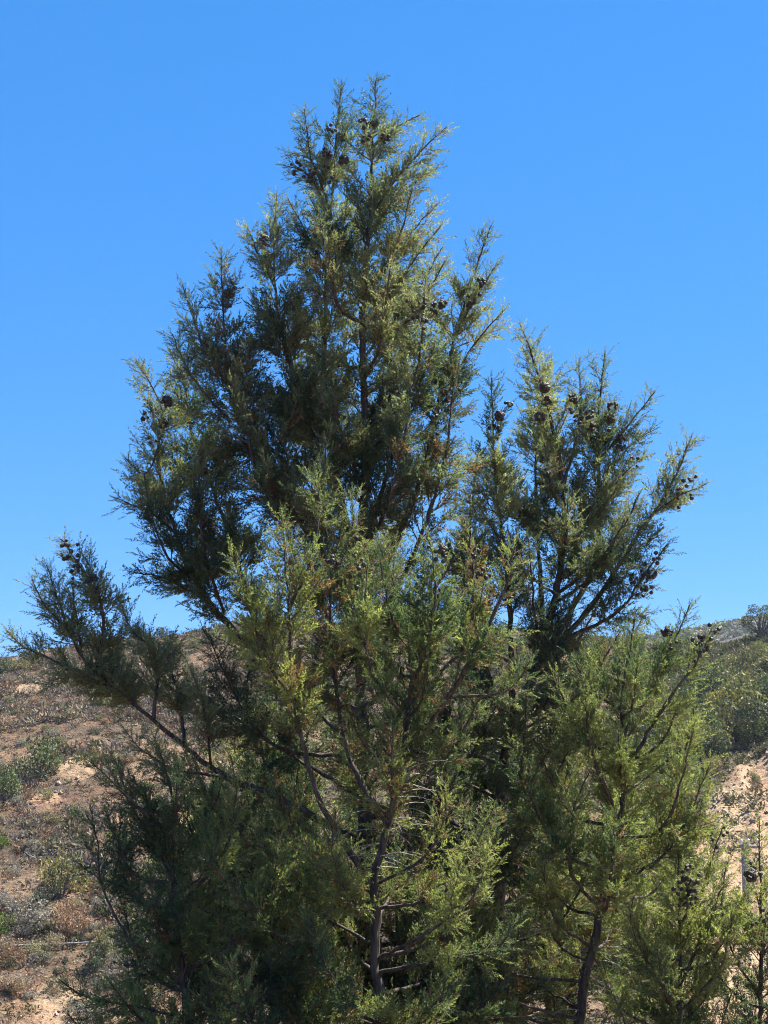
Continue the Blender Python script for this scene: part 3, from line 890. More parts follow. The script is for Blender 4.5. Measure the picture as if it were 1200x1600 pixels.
# ------------------------------------------------------------------ low cypress at the left
E = Cypress('cypress_tree', 'low dark cypress filling the bottom left under the long side limb', 8.3, PAL_FRONT, 1.15, (300, 1760), 5)
E.trunk([(292, 1600), (280, 1480), (268, 1380), (272, 1280), (262, 1210), (240, 1150)], 0.03, 0.003, 0.25, 0.40)
E.limb([(285, 1540), (215, 1480, -0.1), (165, 1400, -0.1), (150, 1310, -0.1), (140, 1260, -0.1)], 0.010, 0.25, 0.24, -0.1, False, 0, 0.6)
E.limb([(275, 1320), (215, 1260, -0.1), (170, 1215, -0.15), (130, 1182, -0.2)], 0.009, 0.2, 0.26, 0.4)
E.limb([(290, 1590), (200, 1570, -0.1), (140, 1560, -0.15), (92, 1530, -0.2)], 0.009, 0.3, 0.24, 0.0)
E.limb([(288, 1600), (230, 1640, -0.1), (150, 1620, -0.15), (110, 1590, -0.2)], 0.009, 0.3, 0.24, 0.0)
E.limb([(275, 1420), (350, 1330, -0.1), (370, 1240, -0.1), (360, 1180, -0.1)], 0.010, 0.25, 0.34, 0.0)
E.limb([(285, 1520), (390, 1450, -0.1), (430, 1360, -0.2), (440, 1290, -0.2)], 0.011, 0.25, 0.36, -0.1)
E.limb([(290, 1580), (400, 1560, -0.2), (470, 1500, -0.3), (490, 1430, -0.3)], 0.011, 0.25, 0.36, 0.0)
E.limb([(272, 1380), (230, 1300, 0.1), (200, 1250, 0.1), (180, 1190, 0.1)], 0.010, 0.2, 0.30, 0.2)
E.limb([(280, 1460), (210, 1400, 0.15), (185, 1340, 0.2), (190, 1270, 0.2)], 0.010, 0.2, 0.30, 0.0)
E.fill(15, 0.08, 0.85, 0.75, 0.35, -180, 180, 0.010, 0.15, 0.36, -0.1, 0.6, 0.12)
E.finish()

# ------------------------------------------------------------------ young cypresses at the lower right edge
F = Cypress('cypress_tree', 'young upright cypress with a cone cluster near its top, bottom right', 8.5, PAL_FRONT, 1.2, (1062, 1760), 6)
F.trunk([(1062, 1600), (1063, 1500), (1061, 1420), (1059, 1330)], 0.022, 0.003, 0.12, 0.34)
F.limb([(1062, 1540), (1110, 1440, 0.0), (1128, 1385, 0.0), (1138, 1345, 0.0)], 0.009, 0.15, 0.28, 0.5)
F.limb([(1062, 1480), (1095, 1400, 0.2), (1110, 1350, 0.25), (1130, 1290, 0.25)], 0.009, 0.15, 0.26, 0.4)
F.limb([(1062, 1580), (1120, 1520, -0.1), (1138, 1465, -0.15), (1142, 1425, -0.15)], 0.009, 0.15, 0.28, 0.5)
F.limb([(1062, 1560), (1010, 1500, -0.1), (985, 1440, -0.15), (990, 1400, -0.15)], 0.009, 0.2, 0.26, 0.3)
F.fill(14, 0.08, 0.8, 0.7, 0.3, -180, 180, 0.009, 0.15, 0.32, 0.3, 0.6, 0.1)
F.cones([(1062, 1362, 14, 8, 18), (1060, 1400, 8, 6, 14), (1118, 1320, 4, 8, 6)])
F.finish()

G = Cypress('cypress_tree', 'young cypress cut off by the right edge, cones strung along its stem', 8.6, PAL_FRONT, 1.0, (1186, 1760), 7)
G.trunk([(1186, 1600), (1190, 1480), (1188, 1380), (1186, 1275)], 0.02, 0.0025, 0.12, 0.30)
G.limb([(1187, 1560), (1150, 1500, -0.1), (1130, 1440, -0.1), (1128, 1400, -0.1)], 0.008, 0.15, 0.26, 0.4)
G.limb([(1188, 1500), (1225, 1440, 0.0), (1250, 1380, 0.0)], 0.008, 0.15, 0.26, 0.3)
G.fill(11, 0.08, 0.75, 0.6, 0.25, -180, 180, 0.008, 0.15, 0.28, 0.3, 0.6, 0.1)
G.cones([(1187, 1350, 12, 4, 22), (1192, 1395, 6, 5, 8)])
G.finish()


# ------------------------------------------------------------------ shaded companions inside the clump (copies of the low cypress)
def copy_tree(root, px, depth, turn, size, label):
    r_ = root.copy(); col.objects.link(r_)
    p = at(px, 1700, depth)
    r_.location = (p[0], p[1], ground_at(p[0], p[1]) - 0.04)
    r_.rotation_euler.z = math.radians(turn); r_.scale = (size, size, size)
    r_['label'] = label
    for ch in root.children:
        c = ch.copy(); col.objects.link(c); c.parent = r_
    return r_


copy_tree(E.root, 425, 10.4, 100, 1.22, 'dark cypress in the gap between the low left one and the tallest trunk')
copy_tree(E.root, 690, 10.6, 200, 1.25, 'shaded cypress between the tallest trunk and the broad one')
copy_tree(E.root, 865, 10.8, 300, 1.20, 'shaded cypress behind the stem that leans right')
copy_tree(E.root, 340, 10.0, 75, 1.0, 'cypress behind the low dark one, directly under the long side limb')
copy_tree(E.root, 490, 9.0, 150, 0.66, 'low shaded cypress at the foot of the forked stem')
copy_tree(E.root, 1010, 10.6, 255, 1.0, 'cypress between the leaning stem and the young upright one')
copy_tree(F.root, 760, 8.3, 120, 0.62, 'small sunlit cypress at the bottom between forked and leaning stems')

# ------------------------------------------------------------------ hillside shrubs
def leaf_cloud(r, centers, radii, per, size, cols, squash=0.85):
    """leaf quads on and inside blobs; returns verts, quads, colours"""
    V, Fq, Cc = [], [], []
    k0 = 0
    for (c, R) in zip(centers, radii):
        n = int(per * R * R)
        d = r.normal(size=(n, 3)); d /= np.linalg.norm(d, axis=1, keepdims=True)
        rr = R * (0.55 + 0.5 * r.random((n, 1)) ** 0.6)
        p = np.asarray(c) + d * rr * np.array([1, 1, squash])
        a = r.normal(size=(n, 3)); a /= np.linalg.norm(a, axis=1, keepdims=True)
        b = np.cross(a, r.normal(size=(n, 3))); b /= np.linalg.norm(b, axis=1, keepdims=True)
        s = size * r.uniform(0.6, 1.4, (n, 1))
        q = np.stack([p - a * s, p + b * s * 0.45, p + a * s, p - b * s * 0.45], 1)
        base = np.array(cols[int(r.integers(len(cols)))])
        cc = base * r.uniform(0.75, 1.25, (n, 1))
        V.append(q.reshape(-1, 3)); Cc.append(np.repeat(cc, 4, 0))
        Fq.append(np.arange(n * 4).reshape(n, 4) + k0)
        k0 += n * 4
    return np.concatenate(V), np.concatenate(Fq), np.concatenate(Cc)


SHRUB_COLS = {
    'green': [(0.095, 0.120, 0.050), (0.115, 0.138, 0.056), (0.080, 0.102, 0.046)],
    'dark': [(0.060, 0.078, 0.044), (0.072, 0.088, 0.046), (0.052, 0.064, 0.040)],
    'olive': [(0.160, 0.155, 0.078), (0.185, 0.172, 0.078), (0.135, 0.132, 0.074)],
    'yellow': [(0.25, 0.22, 0.07), (0.20, 0.185, 0.07), (0.145, 0.148, 0.07)],
    'grey': [(0.21, 0.19, 0.17), (0.17, 0.152, 0.140), (0.24, 0.215, 0.19)],
    'rust': [(0.26, 0.155, 0.105), (0.22, 0.14, 0.10), (0.28, 0.19, 0.135)],
    'straw': [(0.32, 0.25, 0.16), (0.28, 0.22, 0.15), (0.24, 0.19, 0.135)],
    'bright': [(0.135, 0.175, 0.040), (0.155, 0.190, 0.042), (0.105, 0.140, 0.040)],
}
SHRUB_WORD = {'green': 'mid green leafy', 'dark': 'dark green dense', 'olive': 'olive green', 'yellow': 'yellow-topped', 'grey': 'grey half-dry', 'rust': 'rust-brown dry', 'bright': 'bright green', 'straw': 'straw-coloured'}
SHRUB_MESH = {}


def shrub_meshes(kind, var):
    key = (kind, var)
    if key in SHRUB_MESH: return SHRUB_MESH[key]
    r = np.random.default_rng(abs(hash(kind)) % 1 + 31 * var + 7 * list(SHRUB_COLS).index(kind) + 5)
    nb = 9 + int(r.integers(5))
    cs, Rs = [], []
    for k in range(nb):
        a = r.uniform(0, 6.28); q = r.random() ** 0.5 * 0.62
        h = r.uniform(0.28, 0.95) * (1 - 0.5 * q * q)
        cs.append((math.cos(a) * q, math.sin(a) * q, h)); Rs.append(r.uniform(0.22, 0.40))
    size = 0.05 if kind not in ('grey', 'rust', 'straw') else 0.045
    v, f, c = leaf_cloud(r, cs, Rs, 1250, size, SHRUB_COLS[kind])
    v[:, 2] = np.maximum(v[:, 2], 0.01)
    me = mesh_obj('shrub', v, f, M_SHRUB, None, c)
    t = Tubes()
    for k in range(7):
        e = np.array(cs[k % nb])
        t.add(spline([np.array([0.05 * math.cos(k), 0.05 * math.sin(k), -0.12]), e * np.array([0.5, 0.5, 0.45]), e], 0.2), np.linspace(0.035, 0.008, len(spline([np.array([0.05 * math.cos(k), 0.05 * math.sin(k), -0.12]), e * np.array([0.5, 0.5, 0.45]), e], 0.2))), 5)
    so = t.build('stem', M_OAKBARK)
    SHRUB_MESH[key] = (me.data, so.data)
    bpy.data.objects.remove(me); bpy.data.objects.remove(so)
    return SHRUB_MESH[key]


n_shrub = 0
PLACED = []


def shrub(px, py, wpx, kind, label, group, hr=0.85, parts=False, r=RNG, name='shrub'):
    """px,py: foot of the shrub in the photograph, wpx: its width there"""
    global n_shrub
    p, rr = hit(px, py)
    ppm = FPX / p[1]
    w = wpx / ppm / 2 * 1.25
    fo, st = shrub_meshes(kind, int(r.integers(3)))
    p[2] -= 0.05
    rz = r.uniform(0, 6.28)
    if parts:
        o = empty(name, p)
        o.rotation_euler.z = rz; o.scale = (w, w, w * 2 * hr / 1.15)
        for nm, me in (('foliage', fo), ('stem', st)):
            c = bpy.data.objects.new(nm, me); col.objects.link(c); c.parent = o
    else:
        o = bpy.data.objects.new(name, fo); col.objects.link(o)
        o.location = p.tolist(); o.rotation_euler.z = rz; o.scale = (w, w, w * 2 * hr / 1.15)
    tag(o, label, 'shrub', group)
    n_shrub += 1
    PLACED.append((o, px, py, kind, name))
    return o


GL = 'shrubs on the left hillside'
GR = 'shrubs on the right hillside'
# ones that stand out in the photograph
NAMED = [
    (62, 1214, 76, 'green', 'round dark-bellied shrub above the pale earth slump on the left slope', GL),
    (8, 1254, 60, 'green', 'green shrub cut by the left edge, beside the round dark-bellied shrub', GL),
    (122, 1288, 34, 'green', 'small green shrub just below the pale slump on the left slope', GL),
    (182, 1330, 38, 'bright', 'bright green shrub beside the low cypress on the left slope', GL),
    (96, 1400, 74, 'yellow', 'yellow-topped shrub with a deep shadow, middle of the lower left slope', GL),
    (46, 1452, 70, 'grey', 'large grey shrub just above the pale pipe', GL),
    (2, 1466, 46, 'bright', 'bright green shrub at the left edge just above the pipe', GL),
    (2, 1325, 26, 'bright', 'small bright green shrub at the left edge, mid slope', GL),
    (192, 1470, 52, 'grey', 'grey rounded shrub behind the pipe beside the low cypress', GL),
    (160, 1108, 36, 'yellow', 'yellow-green shrub under the long side limb of the tallest cypress', GL),
    (160, 1510, 60, 'olive', 'pale-flecked olive shrub just below the pipe', GL),
    (108, 1462, 60, 'rust', 'rust-brown dry shrub beside the large grey shrub', GL),
    (18, 1512, 50, 'rust', 'reddish dry shrub below the pipe at the left edge', GL),
    (1145, 1155, 104, 'yellow', 'big yellow-olive shrub above the bare cut on the right', GR),
    (1108, 1125, 74, 'dark', 'dark green shrub in front of the yellow-olive one on the right', GR),
    (1092, 1190, 84, 'green', 'blue-green shrub at the top of the bare cut beside the leaning cypress', GR),
    (1178, 1225, 24, 'olive', 'lone small shrub with a dark shadow on the bare cut', GR),
    (1150, 1062, 62, 'olive', 'pale-topped shrub below the far ridge on the right', GR),
    (1195, 1110, 70, 'green', 'green shrub at the right edge under the oak', GR),
    (1112, 1210, 30, 'rust', 'small brown dry shrub on the edge of the bare cut', GR),
    (1098, 1295, 30, 'rust', 'small brown dry shrub low on the bare cut', GR),
]
for (x, y, w, k, lb, g) in NAMED:
    shrub(x, y, w, k, lb, g, 0.8 if k != 'grey' else 0.62, True)
# skyline shrubs
r2 = np.random.default_rng(5)
for x in np.arange(-40, 60, 20):
    shrub(x + r2.uniform(-6, 6), np.interp(x, CREST_U, CREST_V) + r2.uniform(4, 26), r2.uniform(34, 50), 'dark' if r2.random() < 0.5 else 'olive', 'dark scrub oak bush on the left skyline', 'bushes along the left skyline', 0.5)
for x in np.arange(150, 520, 17):
    shrub(x + r2.uniform(-6, 6), np.interp(x, CREST_U, CREST_V) + r2.uniform(2, 30), r2.uniform(24, 44), ['dark', 'dark', 'grey', 'olive'][int(r2.integers(4))], 'bush on the crest seen behind the cypress clump', 'bushes along the hill crest', 0.7)
for x in np.arange(520, 1010, 40):
    shrub(x + r2.uniform(-6, 6), np.interp(x, CREST_U, CREST_V) + r2.uniform(2, 60), r2.uniform(34, 60), ['dark', 'green', 'olive'][int(r2.integers(3))], 'bush on the crest seen behind the cypress clump', 'bushes along the hill crest', 0.75)
for k in range(120):         # right-hand chaparral
    x = r2.uniform(955, 1250)
    lo = np.interp(x, [950, 1080, 1140, 1200, 1260], [1300, 1265, 1190, 1150, 1120])
    top = np.interp(x, CREST_U, CREST_V) + 6
    y = r2.uniform(top, lo)
    kd = ['green', 'olive', 'dark', 'green', 'olive', 'yellow', 'dark', 'green'][int(r2.integers(8))]
    shrub(x, y, min(r2.uniform(36, 76) * (0.75 + 0.3 * (y - 980) / 200), 14 + 0.75 * (y - top)), kd, SHRUB_WORD[kd] + ' chaparral shrub on the right hillside', 'chaparral on the right hillside', r2.uniform(0.55, 0.85), name='chaparral_bush')
for k in range(250):         # left-hand brush
    x = r2.uniform(-60, 420) if k % 4 else r2.uniform(-60, 220)
    y = r2.uniform(np.interp(x, CREST_U, CREST_V) + 30, 1600)
    if 30 < x < 165 and 1185 < y < 1262 and r2.random() < 0.75: continue
    kd = ['grey', 'grey', 'rust', 'olive', 'grey', 'olive', 'grey', 'dark', 'straw'][int(r2.integers(9))]
    shrub(x, y, r2.uniform(16, 40) * (0.6 + 0.6 * (y - 1000) / 500), kd, SHRUB_WORD[kd] + ' low shrub scattered on the left hillside', 'low brush scattered on the left hillside', r2.uniform(0.35, 0.6), name='dry_bush')
ORDN = 'first second third fourth fifth sixth seventh eighth ninth tenth eleventh twelfth thirteenth fourteenth fifteenth sixteenth seventeenth eighteenth nineteenth twentieth twenty-first twenty-second twenty-third twenty-fourth twenty-fifth twenty-sixth twenty-seventh twenty-eighth twenty-ninth thirtieth thirty-first thirty-second thirty-third thirty-fourth thirty-fifth thirty-sixth'.split()
for gname, text in (('bushes along the hill crest', '%s bush from the left along the crest behind the cypress clump'), ('bushes along the left skyline', '%s scrub bush from the left edge along the left skyline')):
    for q, it in enumerate(sorted((t for t in PLACED if t[0].get('group') == gname), key=lambda t: t[1])):
        it[0]['label'] = text % ORDN[min(q, len(ORDN) - 1)]
ORD = ['nearest', 'second nearest', 'third nearest', 'fourth nearest', 'fifth nearest', 'sixth nearest', 'seventh nearest', 'eighth nearest', 'ninth nearest', 'tenth nearest', 'eleventh nearest', 'twelfth nearest', 'thirteenth nearest', 'fourteenth nearest', 'fifteenth nearest', 'sixteenth nearest', 'seventeenth nearest']
MARKS = [(62, 1190, 'the round dark-bellied shrub'), (8, 1235, 'the shrub at the left edge'), (128, 1200, 'the pale earth slump'), (182, 1315, 'the bright green shrub beside the low cypress'),
         (96, 1375, 'the yellow-topped shrub'), (46, 1430, 'the large grey shrub'), (2, 1450, 'the bright green shrub above the pipe'), (110, 1474, 'the pale pipe'), (20, 1030, 'the left skyline'), (60, 1100, 'the small earth scar under the left skyline'),
         (95, 1560, 'the lower left corner'), (160, 1095, 'the long side limb'), (200, 1200, 'the top of the low cypress'), (250, 1500, 'the stem of the low cypress'), (300, 990, 'the left limb of the tallest cypress'), (330, 1290, 'the forked stem'), (400, 1150, 'the trunk of the tallest cypress'),
         (1145, 1120, 'the big yellow-olive shrub'), (1190, 990, 'the oak'), (1195, 1090, 'the green shrub at the right edge'), (1120, 1010, 'the far ridge'), (1120, 1200, 'the top of the bare cut'), (1178, 1220, 'the lone small shrub on the bare cut'), (1000, 1020, 'the tip of the leaning cypress'), (980, 1180, 'the stem of the leaning cypress'), (1060, 1280, 'the young upright cypress'), (1050, 1100, 'the right limb of the leaning cypress'), (1240, 1050, 'the right edge of the view')]
buckets = {}
for (o, px, py, kd, nm) in PLACED:
    if nm == 'shrub': continue
    ds = [math.hypot(px - m[0], py - m[1]) for m in MARKS]
    j = int(np.argmin(ds))
    buckets.setdefault((kd, nm, j), []).append((ds[j], o))
for (kd, nm, j), lst in buckets.items():
    for q, (dd, o) in enumerate(sorted(lst, key=lambda t: t[0])):
        o['label'] = '%s %s, %s to %s' % (SHRUB_WORD[kd], 'low bush' if nm == 'dry_bush' else 'chaparral bush', ORD[min(q, 16)], MARKS[j][2])
print('shrubs', n_shrub)

# ------------------------------------------------------------------ dry scrub carpet (uncountable)
def scrub_carpet():
    r = np.random.default_rng(91)
    pal = [(0.19, 0.16, 0.135), (0.26, 0.205, 0.145), (0.13, 0.112, 0.095), (0.22, 0.135, 0.085), (0.35, 0.28, 0.165), (0.115, 0.112, 0.058), (0.22, 0.195, 0.17), (0.165, 0.13, 0.10)]
    src = bpy.data.collections.new('scrub_kinds')
    for k, c0 in enumerate(pal):
        B_ = 46
        d = r.normal(size=(B_, 3)); d /= np.linalg.norm(d, axis=-1, keepdims=True); d[:, 2] = np.abs(d[:, 2])
        p = d * r.uniform(0.3, 1.0, (B_, 1)) * np.array([1.1, 1.1, 0.85])
        a_ = d * 0.8 + r.normal(size=(B_, 3)) * 0.5; a_ /= np.linalg.norm(a_, axis=-1, keepdims=True)
        b_ = np.cross(a_, r.normal(size=(B_, 3))); b_ /= np.linalg.norm(b_, axis=-1, keepdims=True)
        q = r.uniform(0.14, 0.30, (B_, 1))
        V = np.stack([p - a_ * q, p + b_ * q * 0.34, p + a_ * q, p - b_ * q * 0.34], 1).reshape(-1, 3)
        c = np.repeat(np.array(c0) * r.uniform(0.7, 1.3, (B_, 1)), 4, 0)
        o = mesh_obj('tuft_%d' % k, V, np.arange(len(V)).reshape(-1, 4), M_SCRUB, None, c)
        col.objects.unlink(o)
        src.objects.link(o)
    n = 42000
    th = np.arctan((r.uniform(-120, 1320, n) - 600) / FPX)
    rr = np.sqrt(r.uniform(34 ** 2, 104 ** 2, n))
    x, y = rr * np.sin(th), rr * np.cos(th)
    bm = bare_mask(u_of(th), rr, x, y)
    clump = fbm(x, y, 3.5, 3, 14)
    hid = smooth(420, 520, u_of(th)) * (1 - smooth(860, 940, u_of(th)))
    keep = r.random(n) < (1 - 0.6 * hid) * (1 - 0.93 * bm) * (0.35 + 0.8 * smooth(-0.3, 0.4, clump))
    th, rr, x, y, clump = th[keep], rr[keep], x[keep], y[keep], clump[keep]
    n = len(x)
    z = terrain(th, rr) - 0.04
    kind = np.clip(((fbm(x, y, 6, 3, 29) * 0.9 + 0.5) * len(pal)).astype(int) + r.integers(-3, 4, n), 0, len(pal) - 1)
    green_ = smooth(940, 1060, u_of(th)) * smooth(58, 66, rr)
    kind = np.where(r.random(n) < green_ * 0.8, 5, kind)
    h = r.uniform(0.16, 0.52, n) * np.where(kind == 4, 0.6, 1) * (0.7 + 0.6 * smooth(-0.3, 0.5, clump))
    me = bpy.data.meshes.new('dry_scrub')
    me.vertices.add(n)
    me.vertices.foreach_set('co', np.stack([x, y, z], -1).astype(np.float32).ravel())
    for nm, tp, arr in (('size', 'FLOAT', h), ('turn', 'FLOAT', r.uniform(0, 6.28, n)), ('variety', 'INT', kind)):
        me.attributes.new(nm, tp, 'POINT').data.foreach_set('value', np.asarray(arr, dtype=np.float32 if tp == 'FLOAT' else np.int32))
    me.materials.append(M_SCRUB)
    o = bpy.data.objects.new('dry_scrub', me)
    col.objects.link(o)
    g = bpy.data.node_groups.new('scrub_scatter', 'GeometryNodeTree')
    g.interface.new_socket('Geometry', in_out='INPUT', socket_type='NodeSocketGeometry')
    g.interface.new_socket('Geometry', in_out='OUTPUT', socket_type='NodeSocketGeometry')
    N = g.nodes.new
    gi, go = N('NodeGroupInput'), N('NodeGroupOutput')
    ci = N('GeometryNodeCollectionInfo')
    ci.inputs['Collection'].default_value = src
    ci.inputs['Separate Children'].default_value = True
    ip = N('GeometryNodeInstanceOnPoints')
    ip.inputs['Pick Instance'].default_value = True

    def attr(nm, tp):
        q = N('GeometryNodeInputNamedAttribute'); q.data_type = tp; q.inputs['Name'].default_value = nm
        return q.outputs['Attribute']
    cx = N('ShaderNodeCombineXYZ')
    g.links.new(attr('turn', 'FLOAT'), cx.inputs['Z'])
    g.links.new(gi.outputs[0], ip.inputs['Points'])
    g.links.new(ci.outputs[0], ip.inputs['Instance'])
    g.links.new(attr('variety', 'INT'), ip.inputs['Instance Index'])
    g.links.new(cx.outputs[0], ip.inputs['Rotation'])
    g.links.new(attr('size', 'FLOAT'), ip.inputs['Scale'])
    g.links.new(ip.outputs[0], go.inputs[0])
    md = o.modifiers.new('scatter', 'NODES')
    md.node_group = g
    tag(o, 'grey and tan dry scrub covering the hillside soil', 'scrub', None, 'stuff')
    # stones and clods on the bare cuts
    m = 5000
    th = np.arctan((np.concatenate([r.uniform(1030, 1320, m // 2), r.uniform(-60, 420, m // 2)]) - 600) / FPX)
    rr = np.sqrt(r.uniform(40 ** 2, 96 ** 2, m))
    x, y = rr * np.sin(th), rr * np.cos(th)
    keep = r.random(m) < 0.10 + 0.9 * bare_mask(u_of(th), rr, x, y)
    th, rr, x, y = th[keep], rr[keep], x[keep], y[keep]
    m = len(x)
    z = terrain(th, rr)
    oct_ = np.array([(1, 0, 0), (-1, 0, 0), (0, 1, 0), (0, -1, 0), (0, 0, 1), (0, 0, -1)], float)
    s = 0.05 + 0.14 * r.random((m, 1, 1)) ** 3
    V = np.stack([x, y, z + 0.02], -1)[:, None, :] + oct_[None] * s * r.uniform(0.5, 1.3, (m, 6, 1)) + r.normal(size=(m, 6, 3)) * s * 0.2
    ft = np.array([(0, 2, 4), (2, 1, 4), (1, 3, 4), (3, 0, 4), (2, 0, 5), (1, 2, 5), (3, 1, 5), (0, 3, 5)])
    Ft = (ft[None] + (np.arange(m) * 6)[:, None, None]).reshape(-1, 3)
    c = np.array([0.44, 0.34, 0.26]) * r.uniform(0.7, 1.2, (m, 1))
    o = mesh_obj('rubble', V.reshape(-1, 3), Ft, M_SOIL, None, np.repeat(c, 6, 0))
    tag(o, 'pale clods and stones strewn on the bare cuts', 'rubble', None, 'stuff')

    # brush on the far ridge
    n = 3600
    th = np.arctan((r.uniform(880, 1500, n) - 600) / FPX)
    rr = r.uniform(420, 528, n)
    x, y = rr * np.sin(th), rr * np.cos(th)
    z = terrain(th, rr)
    h = r.uniform(0.8, 1.9, n) * (0.6 + 0.7 * smooth(-0.3, 0.4, fbm(x, y, 22, 3, 61)))
    B_ = 8
    d = r.normal(size=(n, B_, 3)); d /= np.linalg.norm(d, axis=-1, keepdims=True); d[..., 2] = np.abs(d[..., 2])
    p = np.stack([x, y, z], -1)[:, None, :] + d * (h[:, None] * r.uniform(0.4, 1.0, (n, B_)))[..., None]
    a_ = r.normal(size=(n, B_, 3)); a_ /= np.linalg.norm(a_, axis=-1, keepdims=True)
    b_ = np.cross(a_, d); b_ /= np.linalg.norm(b_, axis=-1, keepdims=True) + 1e-6
    q = (h[:, None] * r.uniform(0.35, 0.6, (n, B_)))[..., None]
    V = np.stack([p - a_ * q, p + b_ * q * 0.7, p + a_ * q, p - b_ * q * 0.7], 2).reshape(-1, 3)
    pal = np.array([(0.075, 0.082, 0.055), (0.10, 0.098, 0.066), (0.13, 0.115, 0.085)])
    c = pal[r.integers(0, 3, n)][:, None, :] * r.uniform(0.75, 1.25, (n, B_, 1))
    o = mesh_obj('far_brush', V, np.arange(len(V)).reshape(-1, 4), M_SHRUB, None, np.repeat(c.reshape(-1, 3), 4, 0))
    tag(o, 'brush covering the distant ridge at the right', 'brush', None, 'stuff')


scrub_carpet()

# ------------------------------------------------------------------ oak on the right skyline
def oak():
    r = np.random.default_rng(44)
    p, rr = hit(1192, 1004)
    ppm = FPX / p[1]
    root = empty('oak_tree', p)
    tag(root, 'dark round-crowned oak on the skyline at the right edge', 'tree')
    S = 1 / ppm
    t = Tubes()
    tr = spline([np.array([0, 0, -0.3]), np.array([-2 * S, 0, 14 * S]), np.array([-4 * S, 0, 30 * S]), np.array([0, 0, 46 * S])], 0.15)
    t.add(tr, np.linspace(0.16, 0.05, len(tr)), 8)
    t.build('trunk', M_OAKBARK, root)
    cs, Rs = [], []
    for (dx, dz, R) in ((-26, 34, 9), (-32, 30, 7), (-16, 44, 10), (-8, 56, 9), (4, 46, 13), (14, 52, 12), (26, 46, 13), (36, 36, 13), (16, 32, 14), (30, 20, 13), (-12, 22, 8), (-4, 14, 9), (8, 18, 10), (44, 26, 10), (-20, 26, 6)):
        cs.append((dx * S, r.uniform(-16, 16) * S, dz * S)); Rs.append(R * S)
        l = spline([tr[len(tr) // 3], np.array([dx * S * 0.5, 0, dz * S * 0.7]), np.array(cs[-1])], 0.2)
        lt = Tubes(); lt.add(l, np.linspace(0.06, 0.02, len(l)), 5)
        lt.build('limb', M_OAKBARK, root)
    v, f, c = leaf_cloud(r, cs, Rs, 1500, 0.055, SHRUB_COLS['dark'] + SHRUB_COLS['green'][:1])
    mesh_obj('crown', v, f, M_SHRUB, root, c)


oak()

# ------------------------------------------------------------------ utility pole
def pole():
    depth = 55.0
    top = at(1162, 1318, depth)
    th = math.atan2(top[0], top[1]); rr = math.hypot(top[0], top[1])
    zb = float(terrain(th, rr)) - 0.4
    b = np.array([top[0], top[1], zb])
    root = empty('utility_pole', b)
    tag(root, 'pale weathered utility pole behind the young cypress at the lower right', 'pole')
    H = top[2] - zb
    t = Tubes()
    zz = np.linspace(0, H, 12)
    t.add(np.stack([0 * zz + 0.02 * np.sin(zz), 0 * zz, zz], -1), np.linspace(0.16, 0.115, 12), 12)
    t.build('shaft', M_POLE, root)

    def box(name, c, s, mat):
        v = np.array([(x, y, z) for x in (-1, 1) for y in (-1, 1) for z in (-1, 1)], float) * np.array(s) / 2 + np.array(c)
        f = np.array([(0, 1, 3, 2), (4, 6, 7, 5), (0, 4, 5, 1), (2, 3, 7, 6), (0, 2, 6, 4), (1, 5, 7, 3)])
        return mesh_obj(name, v, f, mat, root)
    box('cap', (0, 0, H + 0.03), (0.30, 0.30, 0.06), M_POLE)
    box('crossarm', (0.16, -0.16, H - 0.10), (0.80, 0.10, 0.12), M_POLE)
    for dx in (-0.12, 0.14, 0.46):
        t = Tubes()
        zs = np.array([-0.05, 0.02, 0.03, 0.07, 0.08, 0.12, 0.15, 0.17]) * 1.2
        t.add(np.stack([0 * zs + dx, 0 * zs - 0.16, zs + H - 0.03], -1), np.array([0.015, 0.015, 0.06, 0.045, 0.06, 0.05, 0.04, 0.005]), 10)
        t.build('insulator', M_PORC, root)
    box('band', (0, 0, H - 0.62), (0.30, 0.30, 0.10), M_PIPE)


pole()

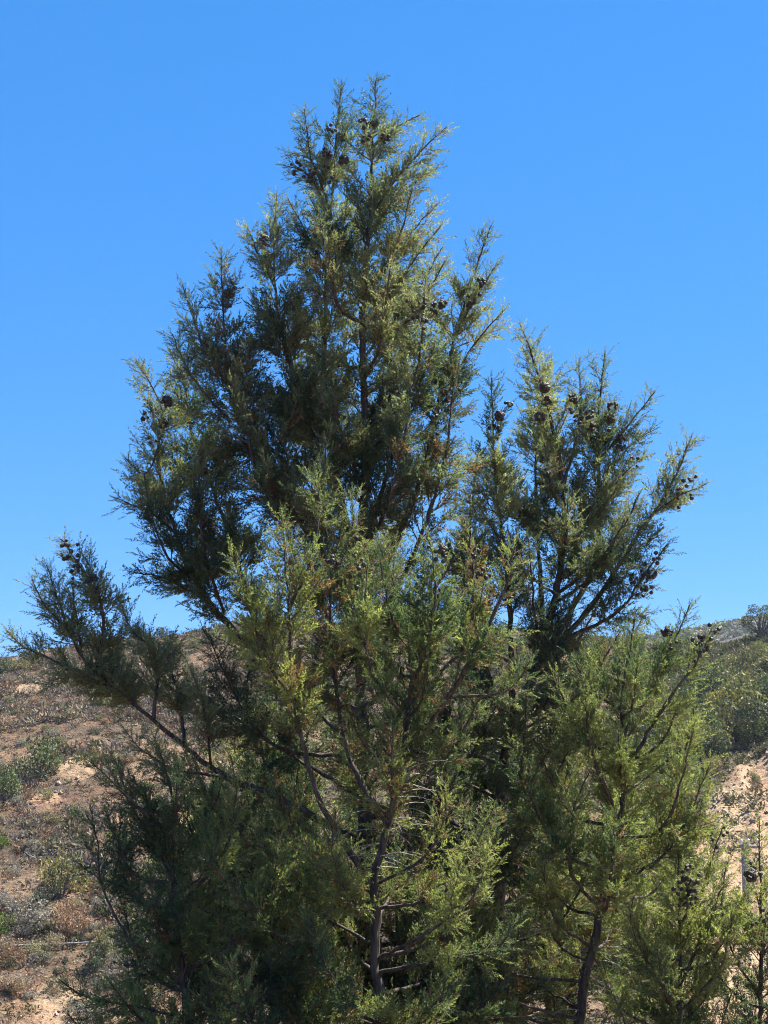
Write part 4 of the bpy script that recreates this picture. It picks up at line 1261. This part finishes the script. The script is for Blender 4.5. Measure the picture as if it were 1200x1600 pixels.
# ------------------------------------------------------------------ pale pipe crossing the lower left slope
def pipe():
    pts = []
    for x in np.arange(-160, 420, 30):
        y = np.interp(x, [-160, 0, 110, 225, 420], [1484, 1478, 1474, 1467, 1458])
        p, rr = hit(x, y)
        pts.append(p)
    pts = np.array(pts)
    # an even run set a little above the uneven ground
    w = np.polyfit(pts[:, 0], pts[:, 1], 1)
    y = np.polyval(w, pts[:, 0])
    xs = pts[:, 0]
    run = []
    for k, x in enumerate(xs):
        u = 600 + FPX * x / y[k]
        v = np.interp(u, [-160, 0, 110, 225, 420], [1484, 1478, 1474, 1467, 1458])
        d = ray(u, v)
        run.append(EYE + d * (y[k] / d[1]))
    run = np.array(run)
    gz = np.array([ground_at(p[0], p[1]) for p in run])
    run[:, 2] = np.maximum(run[:, 2], gz + 0.10)
    root = empty('pipe', run[0])
    tag(root, 'thin pale pipe running level across the lower left hillside', 'pipe')
    c = spline(run, 0.4)
    t = Tubes(); t.add(c, np.full(len(c), 0.027), 8)
    t.build('pipe_run', M_PIPE, root, run[0])
    for k in range(0, len(run), 2):
        s = Tubes()
        s.add([[run[k][0], run[k][1], gz[k] - 0.3], run[k] - np.array([0, 0, 0.015])], [0.022, 0.022], 6)
        s.build('support_post', M_PIPE, root, run[0])


pipe()

# ------------------------------------------------------------------ air: thin haze between the near trees and the far ridge
def haze():
    x0, x1, y0, y1, z0, z1 = -790, 790, -790, 790, float(ZZ.min()) - 1.0, float(ZZ.max()) + 4.0
    v = np.array([(x, y, z) for x in (x0, x1) for y in (y0, y1) for z in (z0, z1)], float)
    f = np.array([(0, 1, 3, 2), (4, 6, 7, 5), (0, 4, 5, 1), (2, 3, 7, 6), (0, 2, 6, 4), (1, 5, 7, 3)])
    m = bpy.data.materials.new('haze_air')
    m.use_nodes = True
    t = m.node_tree
    t.nodes.remove(t.nodes['Principled BSDF'])
    pv = t.nodes.new('ShaderNodeVolumePrincipled')
    pv.inputs['Color'].default_value = (0.72, 0.84, 1.0, 1)
    pv.inputs['Density'].default_value = HAZE
    pv.inputs['Anisotropy'].default_value = 0.2
    t.links.new(pv.outputs[0], t.nodes['Material Output'].inputs['Volume'])
    o = mesh_obj('haze', v, f, m)
    tag(o, 'thin bluish haze in the air', 'haze', None, 'stuff')


HAZE = 0.0002
haze()
